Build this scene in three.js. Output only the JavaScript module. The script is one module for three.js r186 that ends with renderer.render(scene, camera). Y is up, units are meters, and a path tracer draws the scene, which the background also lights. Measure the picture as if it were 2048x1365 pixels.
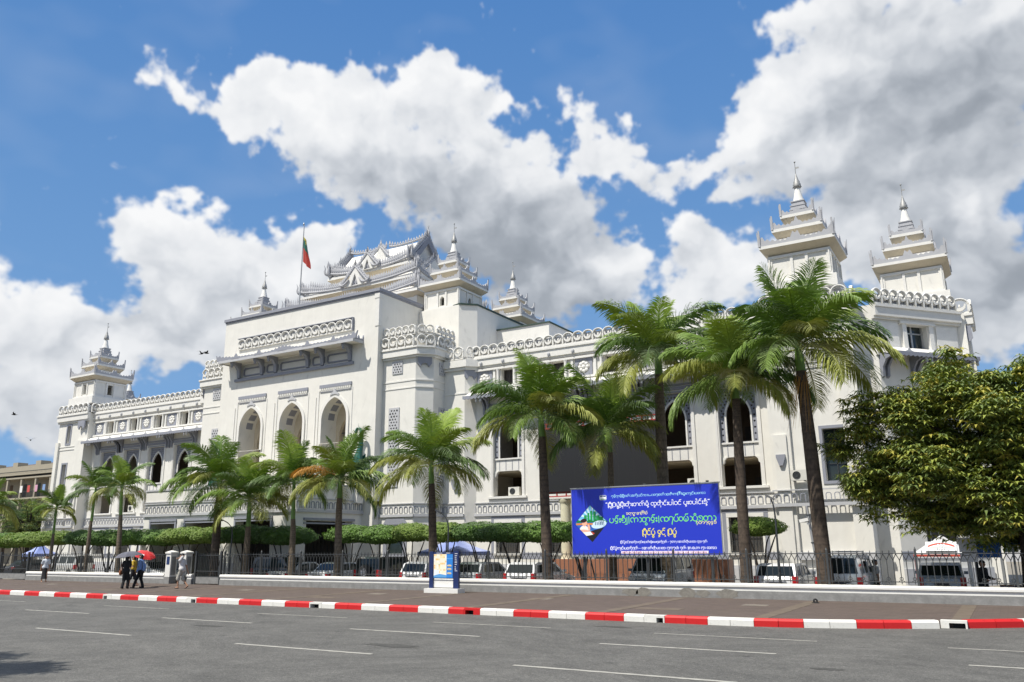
import * as THREE from 'three';
import { mergeGeometries, mergeVertices } from 'three/addons/utils/BufferGeometryUtils.js';
import { ImprovedNoise } from 'three/addons/math/ImprovedNoise.js';
import { Brush, Evaluator, SUBTRACTION } from 'three-bvh-csg';
import { MarchingCubes } from 'three/addons/objects/MarchingCubes.js';

// ---------------------------------------------------------------- camera, sky, sun, exposure
const scene = new THREE.Scene();
const renderer = new THREE.WebGLRenderer({ antialias: true });
renderer.toneMapping = THREE.LinearToneMapping;
renderer.toneMappingExposure = 1.25;
renderer.shadowMap.enabled = true;
const rad = Math.PI / 180, TAU = Math.PI * 2, EYE = new THREE.Vector3(0, 2.24, 0);
const camera = new THREE.PerspectiveCamera(45.58, 1024 / 682, 0.1, 3000);
const YAW = 30.8 * rad, PITCH = 14.07 * rad, ROLL = -0.0083, FPX = 1625;
const fwd = new THREE.Vector3(-Math.sin(YAW) * Math.cos(PITCH), Math.sin(PITCH), -Math.cos(YAW) * Math.cos(PITCH));
const r0 = new THREE.Vector3(Math.cos(YAW), 0, -Math.sin(YAW)), u0 = new THREE.Vector3().crossVectors(r0, fwd);
const rgt = r0.clone().multiplyScalar(Math.cos(ROLL)).addScaledVector(u0, Math.sin(ROLL));
const upv = u0.clone().multiplyScalar(Math.cos(ROLL)).addScaledVector(r0, -Math.sin(ROLL));
camera.position.copy(EYE);
camera.quaternion.setFromRotationMatrix(new THREE.Matrix4().makeBasis(rgt, upv, fwd.clone().negate()));
scene.add(camera);
// direction of a point of the photograph (2048 x 1365); distances come from the ground or the wall it meets
function dirOf(x, y) { return fwd.clone().multiplyScalar(FPX).addScaledVector(rgt, x - 1024).addScaledVector(upv, 682.5 - y).normalize(); }
function atZ(x, y, z) { const d = dirOf(x, y); return EYE.clone().addScaledVector(d, z / d.z); }
const xAt = (x, z, y = 1120) => atZ(x, y, z).x;

const SUN = new THREE.Vector3(-0.38, 1.8, 1.0).normalize();
const sun = new THREE.DirectionalLight(new THREE.Color(1, 0.955, 0.875), 4.7);
sun.position.copy(SUN).multiplyScalar(150).add(new THREE.Vector3(-40, 0, -40));
sun.target.position.set(-40, 0, -40);
sun.castShadow = true;
Object.assign(sun.shadow.camera, { left: -90, right: 90, top: 80, bottom: -80, near: 1, far: 400 });
sun.shadow.mapSize.set(4096, 4096);
scene.add(sun, sun.target);

const perlin = new ImprovedNoise();
const nz = (x, y, z) => perlin.noise(x, y, z);
function fbm(x, y, z, o) { let s = 0, a = 0.5; for (let i = 0; i < o; i++) { s += a * nz(x, y, z); x = x * 2.03 + 17.1; y = y * 2.03 + 5.3; z = z * 2.03 + 9.7; a *= 0.5; } return s; }
const sstep = (a, b, x) => { const t = Math.min(1, Math.max(0, (x - a) / (b - a))); return t * t * (3 - 2 * t); };
function azel(x, y) { const d = dirOf(x, y); return [Math.atan2(d.x, -d.z) / rad, Math.asin(d.y) / rad]; }
{
  // cumulus masses: centre (as seen in the photograph), radii in degrees, weight, how grey its body is
  const P = [
    [610, 215, 6.0, 3.6, 1, 0], [520, 170, 2.6, 2.4, 1, 0], [740, 225, 5.5, 3.6, 1, 0], [900, 185, 4.2, 3.6, 1, 0], [860, 140, 2.4, 2.2, 1, 0], [470, 225, 2.2, 2.0, .9, 0], [690, 310, 6.2, 3.6, 1, .25], [960, 290, 4.6, 4.4, 1, .15],
    [850, 380, 7.0, 3.4, 1, .75], [1050, 370, 5.0, 3.6, 1, .5], [1120, 460, 5.2, 3.4, 1, .65], [1000, 490, 6.6, 3.2, 1, .95], [1180, 550, 5.0, 3.0, 1, .95], [1240, 520, 2.6, 2.6, .9, .2], [1090, 590, 6, 2.6, 1, .9], [960, 450, 4, 3, 1, .8],
    [312, 120, 1.5, 1.9, .62, 0], [350, 180, 2.0, 1.3, .5, 0], [395, 205, 1.5, 1.0, .55, 0], [300, 165, 1.2, 1.2, .45, 0],
    [330, 440, 4.0, 2.6, 1, 0], [270, 470, 2.4, 2.2, 1, 0], [440, 510, 4.6, 3.0, 1, .15], [600, 500, 4.0, 3.0, 1, .1], [660, 480, 2.4, 2.2, 1, 0], [500, 590, 6.6, 3.6, 1, .45], [340, 590, 4.2, 3.6, 1, .4], [680, 570, 4, 3, 1, .3], [300, 690, 4.4, 3.0, 1, .3], [420, 680, 4, 3, 1, .4],
    [100, 620, 3.0, 2.0, .95, .1], [40, 660, 3.2, 2.4, 1, .15], [170, 660, 3.4, 2.0, .9, .3], [60, 750, 4.2, 3.0, .9, .35], [210, 720, 3.2, 2.6, .9, .3], [0, 830, 4.6, 3.2, .75, .3], [120, 830, 4, 3.0, .7, .3], [-60, 560, 3.0, 3.4, 1, .1],
    [1150, 230, 2.4, 1.6, .7, .1], [1220, 280, 3.4, 2.0, .75, .2], [1280, 340, 3.6, 2.2, .8, .3], [1180, 310, 2.6, 1.6, .7, .25], [1390, 330, 3.2, 1.8, .8, .3], [1330, 390, 2.6, 1.3, .6, .3],
    [1560, 170, 3.0, 2.8, 1, .1], [1680, 120, 4.6, 3.2, 1, .3], [1640, 240, 5.6, 4.2, 1, .3], [1480, 250, 2.4, 2.0, .9, .1], [1550, 330, 5.0, 3.2, 1, .45], [1800, 200, 6.6, 5.4, 1, .9], [1950, 160, 6.0, 5.2, 1, .9], [1860, 60, 6.0, 3.0, 1, .75], [1600, 30, 4.4, 1.6, .8, .4], [1750, 20, 5, 2.4, 1, .6], [2010, 330, 4.6, 3.0, .9, .5], [1760, 350, 6.0, 4.0, 1, .6], [1930, 380, 3.4, 2.6, .8, .2], [2040, 40, 5, 4, 1, .8],
    [1390, 470, 2.2, 2.2, 1, 0], [1400, 530, 3.6, 2.8, 1, .1], [1500, 540, 4.6, 3.0, 1, .2], [1680, 460, 3.2, 2.4, 1, .05], [1640, 520, 4.6, 3.4, 1, .3], [1780, 480, 5.0, 3.4, 1, .55], [1900, 500, 5.2, 3.4, 1, .7], [1990, 560, 4.8, 3.6, .95, .8], [1340, 620, 4, 2.2, .9, .3], [1480, 400, 2.4, 1.2, .6, .4], [2000, 660, 4.6, 3.2, .95, .45], [1960, 440, 3, 2, .8, .2],
  ].map(([x, y, rx, ry, w, g]) => { const [a, e] = azel(x, y); return [a, e, rx * .80, ry * .80, w, g]; });
  const W = 4096, Hh = 2048, data = new Float32Array(W * Hh * 4);
  const yawDeg = -30.8;
  const massAt = (az, el) => { let s = 0, g = 0, s2 = 1e-6; for (const c of P) { const ex = (az - c[0]) * Math.cos(c[1] * rad) / c[2], ey = (el - c[1]) / c[3], d2 = ex * ex + ey * ey; if (d2 < 2.2) { const f = (1 - d2 / 2.2) ** 2 * c[4]; s += f; s2 += f * f; g += f * f * c[5]; } } return [s, g / s2]; };
  // broken cumulus outside the part of the sky that the photograph shows, on a coarse grid
  const GW = 768, GH = 192, gen = new Float32Array(GW * GH);
  for (let j = 0; j < GH; j++) for (let i = 0; i < GW; i++) { const el = j / (GH - 1) * 90 * rad, ph = i / GW * TAU - Math.PI, h = Math.cos(el) / (Math.sin(el) + .13); gen[j * GW + i] = fbm(Math.cos(ph) * h * 1.1 + 3, Math.sin(ph) * h * 1.1 - 7, .5, 5); }
  const genAt = (u, el) => { const x = u * GW, y = Math.max(0, el) / 90 * (GH - 1), i = Math.floor(x), j = Math.min(GH - 2, Math.floor(y)), fx = x - i, fy = y - j, a = i % GW, b = (i + 1) % GW; return (gen[j * GW + a] * (1 - fx) + gen[j * GW + b] * fx) * (1 - fy) + (gen[(j + 1) * GW + a] * (1 - fx) + gen[(j + 1) * GW + b] * fx) * fy; };
  for (let j = 0; j < Hh; j++) {
    const el = (j + 0.5) / Hh * 180 - 90;
    for (let i = 0; i < W; i++) {
      const k = (j * W + i) * 4;
      let r, g, b;
      if (el < -1.5) { r = .25; g = .24; b = .23; } else {
        const phi = (i + 0.5) / W * 2 * Math.PI - Math.PI;            // three.js: u = atan2(z, x)
        const ce = Math.cos(el * rad), dx = Math.cos(phi) * ce, dz = Math.sin(phi) * ce, dy = Math.sin(el * rad);
        const t = Math.max(0, Math.min(1, el / 55)), q = Math.pow(t, .55);
        r = .30 * (1 - q) + .040 * q; g = .53 * (1 - q) + .170 * q; b = .82 * (1 - q) + .49 * q;
        const az = Math.atan2(dx, -dz) / rad;
        let da = az - yawDeg; if (da > 180) da -= 360; if (da < -180) da += 360;
        const sx = az * .1, sy = el * .1;
        let cov = 0, grey = 0, lift = 0, alpha = 0;
        const inside = sstep(46, 36, Math.abs(da)) * sstep(47, 38, el);
        if (inside > 0) {
          const near = P.some((c) => { const ex = (az - c[0]) * Math.cos(c[1] * rad) / (c[2] + 1.3), ey = (el - c[1]) / (c[3] + 1.3); return ex * ex + ey * ey < 2.6; });
          if (near) {
            const wx = fbm(sx * 2.4, sy * 2.8, 3.1, 5) * 2.4, wy = fbm(sx * 2.4 + 31, sy * 2.8, 8.2, 5) * 2.4;
            const [s, gs] = massAt(az + wx, el + wy);
            const det = fbm(sx * 8, sy * 9, 1.7, 5);
            cov = s + det * .95 - .36; alpha = sstep(-.04, .48, cov) * inside; grey = gs;
            const w2 = .45, up = (d) => Math.min(1.1, massAt(az + wx * w2 - d * .12, el + wy * w2 + d)[0]);
            const occ = (up(1.2) + up(2.6) + up(4.4) + .6 * up(6.5)) / 3.6;
            const r1 = fbm(sx * 2.1 + wx * .2, sy * 2.6 + wy * .2, 2.2, 5), r2 = fbm((az - .7) * .21 + wx * .2, (el + 1.2) * .26 + wy * .2, 2.2, 4);
            lift = .12 - occ * (.11 + .36 * grey) + (r1 - r2) * .46 + r1 * .08 + det * .10;
          }
        }
        if (inside < 1 && el > 0) {                                    // the same broken cumulus goes on all round
          const n = genAt((i + .5) / W, el);
          const a2 = sstep(-.03, .12, n) * sstep(0, 6, el), k2 = 1 - inside;
          grey = grey * inside + k2 * sstep(.05, .3, n) * .6; lift = lift * inside + k2 * n * .4; alpha += a2 * k2;
        }
        let v = .875 + lift * .85 - grey * .15; if (v < .42) v = .42 - (.42 - v) * .45;
        if (v > .84) v = .84 + (v - .84) * .55;
        v = Math.min(.96, v);
        const haze = sstep(14, 0, el) * .35; v = v * (1 - haze) + .70 * haze;
        const cr = v * (1 - .20 * (1 - v)), cg = v * (1 - .06 * (1 - v)), cb = v * (1 + .14 * (1 - v));
        const veil = inside > 0 ? Math.max(0, fbm(sx * 1.3 + 9, sy * 2.4, 6.6, 3)) * .16 : .05, w = Math.max(alpha * .99, veil);
        r += (cr - r) * w; g += (cg - g) * w; b += (cb - b) * w;
      }
      data[k] = r * .8; data[k + 1] = g * .8; data[k + 2] = b * .8; data[k + 3] = 1;
    }
  }
  const sky = new THREE.DataTexture(data, W, Hh, THREE.RGBAFormat, THREE.FloatType);
  sky.mapping = THREE.EquirectangularReflectionMapping; sky.magFilter = THREE.LinearFilter; sky.minFilter = THREE.LinearFilter; sky.needsUpdate = true;
  scene.background = sky; scene.environment = sky;
}
console.log('sky done');

// ---------------------------------------------------------------- helpers
function mulberry(a) { return () => { a = (a + 0x6d2b79f5) | 0; let t = Math.imul(a ^ (a >>> 15), 1 | a); t = (t + Math.imul(t ^ (t >>> 7), 61 | t)) ^ t; return ((t ^ (t >>> 14)) >>> 0) / 4294967296; }; }
const V = (x, y, z) => new THREE.Vector3(x, y, z);
const used = {};
function numbered(n) { const k = used[n] = (used[n] ?? -1) + 1; return k ? `${n}_${String(k).padStart(3, '0')}` : n; }
function plain(g) { if (g.index) g = g.toNonIndexed(); for (const k of Object.keys(g.attributes)) if (!['position', 'normal', 'uv'].includes(k)) g.deleteAttribute(k); if (!g.attributes.uv) g.setAttribute('uv', new THREE.BufferAttribute(new Float32Array(g.attributes.position.count * 2), 2)); if (!g.attributes.normal) g.computeVertexNormals(); g.morphAttributes = {}; g.clearGroups?.(); return g; }
function join(list) { if (!Array.isArray(list)) list = [list]; return list.length === 1 ? plain(list[0]) : mergeGeometries(list.map(plain)); }
function boxUV(g, s = 1) {                                            // uv in metres from the dominant axis of each face
  const p = g.attributes.position, n = g.attributes.normal, uv = g.attributes.uv;
  for (let i = 0; i < p.count; i++) { const ax = Math.abs(n.getX(i)), ay = Math.abs(n.getY(i)), az = Math.abs(n.getZ(i)); const x = p.getX(i), y = p.getY(i), z = p.getZ(i); if (ay > ax && ay > az) uv.setXY(i, x * s, z * s); else if (ax > az) uv.setXY(i, z * s, y * s); else uv.setXY(i, x * s, y * s); }
  return g;
}
function shade(o) { o.castShadow = true; o.receiveShadow = true; return o; }
function thing(name, label, category, [x, y, z] = [0, 0, 0], turn = 0, group) {
  const o = new THREE.Group(); o.name = numbered(name); scene.add(o); o.position.set(x, y, z); o.rotation.y = turn; o.userData = { label, category };
  if (group) o.userData.group = group; return o;
}
function part(name, geoms, m, parent, extra) {                        // geometry in the parent's axes
  const g = join(geoms); if (m.userData.metres) boxUV(g, m.userData.metres);
  const o = shade(new THREE.Mesh(g, m)); o.name = name; parent.add(o); if (extra) Object.assign(o.userData, extra); return o;
}
function shared(name, g, m, parent, x = 0, y = 0, z = 0, ry = 0, extra) { const o = shade(new THREE.Mesh(g, m)); o.name = name; o.position.set(x, y, z); o.rotation.y = ry; parent.add(o); if (extra) Object.assign(o.userData, extra); return o; }
function single(name, label, category, geoms, m, group) { const g = join(geoms); if (m.userData.metres) boxUV(g, m.userData.metres); const o = shade(new THREE.Mesh(g, m)); o.name = numbered(name); o.userData = { label, category }; if (group) o.userData.group = group; scene.add(o); return o; }
function struct(name, geoms, m) { const g = join(geoms); if (m.userData.metres) boxUV(g, m.userData.metres); const o = shade(new THREE.Mesh(g, m)); o.name = numbered(name); o.userData.kind = 'structure'; scene.add(o); return o; }
const bx = (x0, x1, y0, y1, z0, z1) => new THREE.BoxGeometry(Math.abs(x1 - x0), Math.abs(y1 - y0), Math.abs(z1 - z0)).translate((x0 + x1) / 2, (y0 + y1) / 2, (z0 + z1) / 2);
function shapeOf(pts, holes = []) { const s = new THREE.Shape(pts.map((p) => new THREE.Vector2(p[0], p[1]))); for (const h of holes) s.holes.push(new THREE.Path(h.map((p) => new THREE.Vector2(p[0], p[1])))); return s; }
function ext(pts, holes, z0, z1) { return new THREE.ExtrudeGeometry(shapeOf(pts, holes), { depth: z1 - z0, bevelEnabled: false, curveSegments: 6 }).translate(0, 0, z0); }
const rect = (x0, x1, y0, y1) => [[x0, y0], [x1, y0], [x1, y1], [x0, y1]];
const rectH = (x0, x1, y0, y1) => [[x0, y0], [x0, y1], [x1, y1], [x1, y0]];
function arch(cx, a, y0, spring, apex, n = 8) {                        // pointed arch outline, clockwise for holes
  const Hh = apex - spring, r = (a * a + Hh * Hh) / (2 * a), c = -a + r, th = Math.acos((r - a) / r), pts = [[cx - a, y0]];
  for (let i = 0; i <= n; i++) { const t = Math.PI - th * i / n; pts.push([cx + c + r * Math.cos(t), spring + r * Math.sin(t)]); }
  for (let i = n - 1; i >= 0; i--) { const t = Math.PI - th * i / n; pts.push([cx - c - r * Math.cos(t), spring + r * Math.sin(t)]); }
  pts.push([cx + a, y0]); return pts;
}
const circ = (cx, cy, r, n = 6, o = 0) => Array.from({ length: n }, (_, i) => [cx + r * Math.cos(o - i / n * 2 * Math.PI), cy + r * Math.sin(o - i / n * 2 * Math.PI)]);
function bar(a, b, r, n = 5, r2 = r) { const d = b.clone().sub(a), g = new THREE.CylinderGeometry(r2, r, d.length(), n); g.applyQuaternion(new THREE.Quaternion().setFromUnitVectors(V(0, 1, 0), d.normalize())); return g.translate((a.x + b.x) / 2, (a.y + b.y) / 2, (a.z + b.z) / 2); }
function sweep(pts, radii, n = 8, flat = 1) {                          // tube of changing radius through points
  const c = new THREE.CatmullRomCurve3(pts), N = (pts.length - 1) * 4, fr = c.computeFrenetFrames(N), pos = [], idx = [], uv = [];
  for (let i = 0; i <= N; i++) { const t = i / N, p = c.getPoint(t), f = t * (radii.length - 1), k = Math.min(radii.length - 2, Math.floor(f)), r = radii[k] + (radii[k + 1] - radii[k]) * (f - k); for (let j = 0; j <= n; j++) { const a = j / n * 2 * Math.PI, q = p.clone().addScaledVector(fr.normals[i], Math.cos(a) * r).addScaledVector(fr.binormals[i], Math.sin(a) * r * flat); pos.push(q.x, q.y, q.z); uv.push(j / n, t * 4); } }
  for (let i = 0; i < N; i++) for (let j = 0; j < n; j++) { const a = i * (n + 1) + j, b = a + n + 1; idx.push(a, b, a + 1, b, b + 1, a + 1); }
  const g = new THREE.BufferGeometry(); g.setAttribute('position', new THREE.Float32BufferAttribute(pos, 3)); g.setAttribute('uv', new THREE.Float32BufferAttribute(uv, 2)); g.setIndex(idx); g.computeVertexNormals(); return g;
}
const lathe = (pts, n = 12) => new THREE.LatheGeometry(pts.map((p) => new THREE.Vector2(p[0], p[1])), n);
function moved(g, x, y, z, ry = 0, s = 1) { const c = g.clone(); if (s !== 1) c.scale(s, s, s); if (ry) c.rotateY(ry); return c.translate(x, y, z); }

// ---------------------------------------------------------------- materials
function canvasTex(w, h, draw, srgb = true) { const c = document.createElement('canvas'); c.width = w; c.height = h; draw(c.getContext('2d'), w, h); const t = new THREE.CanvasTexture(c); t.wrapS = t.wrapT = THREE.RepeatWrapping; if (srgb) t.colorSpace = THREE.SRGBColorSpace; t.magFilter = THREE.LinearFilter; return t; }
function noiseTex(n, f, srgb = true) {                                 // f(u, v) gives r, g, b in 0..1, tiling when f does
  const d = new Uint8Array(n * n * 4); for (let j = 0; j < n; j++) for (let i = 0; i < n; i++) { const c = f(i / n, j / n, i, j), k = (j * n + i) * 4; for (let q = 0; q < 3; q++) d[k + q] = Math.max(0, Math.min(255, (Array.isArray(c) ? c[q] : c) * 255)); d[k + 3] = 255; }
  const t = new THREE.DataTexture(d, n, n); t.wrapS = t.wrapT = THREE.RepeatWrapping; t.magFilter = THREE.LinearFilter; t.minFilter = THREE.LinearMipmapLinearFilter; t.generateMipmaps = true; if (srgb) t.colorSpace = THREE.SRGBColorSpace; t.needsUpdate = true; return t;
}
const TW = 6.283185307;
function tile(u, v, f, s, o) { const a = u * TW, b = v * TW; return fbm(Math.cos(a) * f + s, Math.sin(a) * f + Math.cos(b) * f * 1.3, Math.sin(b) * f * 1.3 + s * .7, o); }
const rt0 = mulberry(11);
const grainTex = noiseTex(512, (u, v) => { const a = tile(u, v, 1.2, 3, 4), b = tile(u, v, 7, 9, 3); const s = .955 + a * .05 + b * .035 + (rt0() - .5) * .022; return [s, s * .998, s * .99]; });
const grainBump = noiseTex(512, (u, v) => .5 + tile(u, v, 9, 5, 4) * .5 + (rt0() - .5) * .12, false);
const streakTex = noiseTex(512, (u, v) => { const st = tile(u, v * .12 + .3, 6, 2, 3) * .022, a = tile(u, v, 1.6, 3, 4) * .035, m = Math.max(0, tile(u, v * .35, 3.1, 21, 4) - .22) * .42; const s = .97 + st + a - m * .5 + (rt0() - .5) * .010; return [s, s * .997, s * .985]; });
function std(r, g, b, rough = .8, o = {}) { return new THREE.MeshStandardMaterial({ color: new THREE.Color().setRGB(r, g, b), roughness: rough, ...o }); }
function surf(r, g, b, rough, metres, o = {}) { const m = std(r, g, b, rough, o); m.userData.metres = metres; return m; }
const M = {
  white: surf(.735, .72, .678, .85, .13, { map: streakTex, bumpMap: grainBump, bumpScale: .0015 }),
  white2: surf(.755, .742, .705, .8, .3, { map: grainTex }),
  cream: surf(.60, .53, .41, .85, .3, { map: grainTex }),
  grey: surf(.28, .292, .34, .8, .4, { map: grainTex }),
  carved: surf(.43, .435, .46, .8, .4, { map: grainTex }),
  pale: surf(.49, .495, .515, .8, .4, { map: grainTex }),
  inner: surf(.66, .635, .58, .9, .3, { map: grainTex }),
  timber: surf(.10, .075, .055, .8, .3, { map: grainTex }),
  shutter: std(.035, .03, .027, .5),
  glass: new THREE.MeshPhysicalMaterial({ color: new THREE.Color().setRGB(.02, .03, .03), roughness: .06, metalness: 0, specularIntensity: 1 }),
  iron: std(.055, .06, .063, .45, { metalness: .4 }),
  galv: std(.42, .42, .41, .45, { metalness: .6 }),
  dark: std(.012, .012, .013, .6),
  teal: std(.02, .11, .085, .4),
  roofG: std(.035, .06, .045, .6),
  tile: surf(.25, .10, .07, .8, .5, { map: grainTex }),
};
// ---------------------------------------------------------------- ground, road, kerb, pavement
const asphaltTex = noiseTex(1024, (u, v) => { const p = tile(u, v, 1.1, 31, 5), q = tile(u, v, 4, 13, 4), w = tile(u, v, 26, 51, 3), s = rt0(); let c = .352 + p * .075 + q * .055 + w * .10 + (s - .5) * .17 + (s > .985 ? .10 : 0) - (s < .02 ? .09 : 0); c -= Math.max(0, tile(u, v, 2.3, 77, 4) - .27) * .28; return [c * 1.015, c, c * .975]; });
const asphaltBump = noiseTex(512, () => rt0(), false);
const asphalt = surf(.93, .93, .89, .92, 1 / 11, { map: asphaltTex, bumpMap: asphaltBump, bumpScale: .004 });
const paverTex = noiseTex(1024, (u, v, i, j) => { const row = Math.floor(v * 24), jx = (u * 12 + (row & 1) * .5) % 1, jy = (v * 24) % 1, joint = (jx < .03 || jy < .06) ? .86 : 1; const h = Math.sin(row * 91.7 + Math.floor(u * 12 + (row & 1) * .5) % 12 * 37.3) * .5; const c = (.80 + h * .05 + tile(u, v, 1.3, 41, 5) * .13 + tile(u, v, 6, 7, 3) * .06 + (rt0() - .5) * .05) * joint; return [c, c * .985, c * .975]; });
const paver = surf(.165, .128, .108, .9, 1 / 4.8, { map: paverTex, bumpMap: paverTex, bumpScale: .003 });
const concreteTex = noiseTex(512, (u, v) => { const c = .80 + tile(u, v, 1.2, 61, 5) * .16 + tile(u, v, 5, 3, 4) * .08 + (rt0() - .5) * .05; return [c, c * .985, c * .95]; });
const concrete = surf(.36, .335, .29, .9, .2, { map: concreteTex });
const strip = surf(.215, .175, .14, .9, .35, { map: concreteTex });
struct('ground', new THREE.PlaneGeometry(2400, 2400).rotateX(-Math.PI / 2).translate(0, -.3, -300), surf(.22, .20, .17, .95, .1, { map: concreteTex }));
const KZ = -23.5, WZ = -32.2, PY = .17, YD = -.10;                       // the yard behind the wall lies lower than the pavement
// the kerb line swings away from the road towards the street corner on the right
const kz = (x) => KZ - (x > -7.6 ? .05 * Math.min(12, x + 7.6) ** 2 : 0);
const road = struct('road', bx(-420, 300, -.25, 0, WZ - .2, -1.5), asphalt);
const pavement = struct('pavement', (() => { const p = [[-420, -(WZ - .3)], [-420, -(KZ - .27)]]; for (let x = -8; x <= 4.4; x += .4) p.push([x, -(kz(x) - .27)]); p.push([300, -(kz(4.4) - .27)], [300, -(WZ - .3)]); return new THREE.ExtrudeGeometry(shapeOf(p), { depth: .37, bevelEnabled: false }).rotateX(-Math.PI / 2).translate(0, PY - .37, 0); })(), paver);
{ const r = mulberry(19), tar = surf(.55, .55, .52, .95, 1 / 5, { map: asphaltTex }); for (const [x, z, a, b] of [[-12.6, -15.6, .9, .3], [-3.2, -16.4, .35, .16], [-6.4, -12.2, .5, .12], [-20.5, -16.9, .7, .2], [-9.8, -21.8, .6, .2]]) { const pts = []; for (let i = 0; i < 16; i++) { const t = i / 16 * TAU; pts.push([Math.cos(t) * a * (.6 + r() * .5), Math.sin(t) * b * (.6 + r() * .5)]); } part('asphalt_patch', new THREE.ShapeGeometry(shapeOf(pts)).rotateX(-Math.PI / 2).translate(x, .004, z), tar, road); } }
struct('near_pavement', bx(-420, 300, -.2, .15, -1.5, 14), paver);
struct('courtyard', bx(-420, 300, -.4, YD, -420, WZ - .3), concrete);
{
  const paint = surf(.62, .62, .59, .7, .8, { map: concreteTex });
  const rows = [[-14.2, .13, [[-40.6, -36.4], [-32.6, -28.6], [-24.6, -20.2], [-16.2, -12], [-8.5, -4.2], [-.4, 3.8]]], [-18.1, .12, [[-40.4, -36.2], [-32.2, -28.2], [-24.2, -20], [-16.1, -11.8], [-8.5, -4.5], [-1, 3.2]]], [-20.75, .09, [[-49.6, -45.6], [-41, -37], [-31.4, -27.4], [-22.7, -18.6], [-15.2, -11.2], [-8.2, -4.2], [-1.5, 2.5]]]];
  const rr = mulberry(5);
  for (const [z, w, list] of rows) for (const [a, b] of list) {        // worn thermoplastic dashes with ragged edges
    const pts = [], n = 26; for (let i = 0; i <= n; i++) pts.push([a + (b - a) * i / n, w / 2 * (.82 + rr() * .3)]); for (let i = n; i >= 0; i--) pts.push([a + (b - a) * i / n, -w / 2 * (.82 + rr() * .3)]);
    const g = new THREE.ShapeGeometry(shapeOf(pts.reverse())).rotateX(-Math.PI / 2).translate(0, .005, z); part('lane_dash', g, paint, road);
  }
}
for (let x = -60.5, k = 0; x < 8; x += 4.9, k++) { part('paving_strip', bx(x, x + .42, PY - .1, PY + .006, WZ + .45, kz(x + .42) - .30), strip, pavement); if (k % 3 == 1) part('paving_slab', bx(x + .6, x + 2.1, PY - .1, PY + .005, -26.6, -25.9), strip, pavement); }
for (let x = -58; x < 6; x += 8.3) part('manhole_cover', bx(x, x + .85, PY - .1, PY + .005, -29.4, -28.75), surf(.30, .27, .24, .9, .6, { map: concreteTex }), pavement);
{
  const kerb = thing('kerb', 'kerb of alternating red and white painted blocks along the road', 'kerb', [0, 0, 0]);
  const kTex = noiseTex(512, (u, v) => { const a = tile(u, v, 1.5, 91, 5), d = Math.max(0, tile(u, v, 3, 17, 5) - .2) * 1.1, c = .96 + a * .06 - d * .35 + (rt0() - .5) * .03; return [c, c * .99, c * .97]; }), red = surf(.58, .011, .012, .55, .45, { map: kTex }), wht = surf(.76, .76, .735, .6, .45, { map: kTex });
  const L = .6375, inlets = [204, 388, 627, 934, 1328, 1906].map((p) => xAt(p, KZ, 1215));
  const prof = [[0, -.12], [0, .155], [-.05, .205], [-.28, .205], [-.28, -.12]];
  const block = (l) => { const g = new THREE.ExtrudeGeometry(shapeOf(prof), { depth: l, bevelEnabled: false }); return g.rotateY(Math.PI / 2).rotateY(Math.PI).rotateY(Math.PI); };
  // profile x is depth from the road: extrude along x
  const gFull = (() => { const g = new THREE.ExtrudeGeometry(shapeOf(prof.map(([z, y]) => [-z, y])), { depth: L - .012, bevelEnabled: false }); g.rotateY(Math.PI / 2); return plain(g); })();
  boxUV(gFull, .6);
  for (let k = -40; k < 124; k++) {
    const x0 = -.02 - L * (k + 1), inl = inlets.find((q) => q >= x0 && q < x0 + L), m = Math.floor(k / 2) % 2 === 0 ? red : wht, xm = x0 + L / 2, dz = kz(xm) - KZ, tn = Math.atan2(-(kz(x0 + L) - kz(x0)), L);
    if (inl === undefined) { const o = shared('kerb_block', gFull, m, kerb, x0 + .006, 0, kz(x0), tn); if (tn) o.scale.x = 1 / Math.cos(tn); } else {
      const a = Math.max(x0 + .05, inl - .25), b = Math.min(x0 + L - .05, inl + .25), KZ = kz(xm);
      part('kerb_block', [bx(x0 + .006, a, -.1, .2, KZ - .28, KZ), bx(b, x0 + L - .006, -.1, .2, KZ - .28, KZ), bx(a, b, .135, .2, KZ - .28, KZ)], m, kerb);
      part('inlet_shade_plate', bx(a, b, -.1, .135, KZ - .278, KZ - .25), M.dark, kerb);  // near-black plate at the back, painting in the shade inside the drain opening
    }
  }
}
// ---------------------------------------------------------------- the city hall
const XC = -45.25, ZW = -47, HB = V(XC, YD, ZW);
const hall = thing('city_hall', 'long white city hall with arched portico, carved grey trim and tiered spire towers', 'building', [HB.x, HB.y, HB.z]);
// everything below is written in world metres; H() moves it to the hall's own base
const H = (name, geoms, m, parent = hall, extra) => { const g = join(geoms); g.translate(-HB.x, -HB.y, -HB.z); if (m.userData.metres) boxUV(g, m.userData.metres); const o = shade(new THREE.Mesh(g, m)); o.name = name; parent.add(o); if (extra) Object.assign(o.userData, extra); return o; };
const HS = (name, g, m, x, y, z, ry = 0, parent = hall) => shared(name, g, m, parent, x - HB.x, y - HB.y, z - HB.z, ry);
const HE = (name, list, m, parent = hall) => list.map((g) => H(name, g, m, parent));
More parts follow.
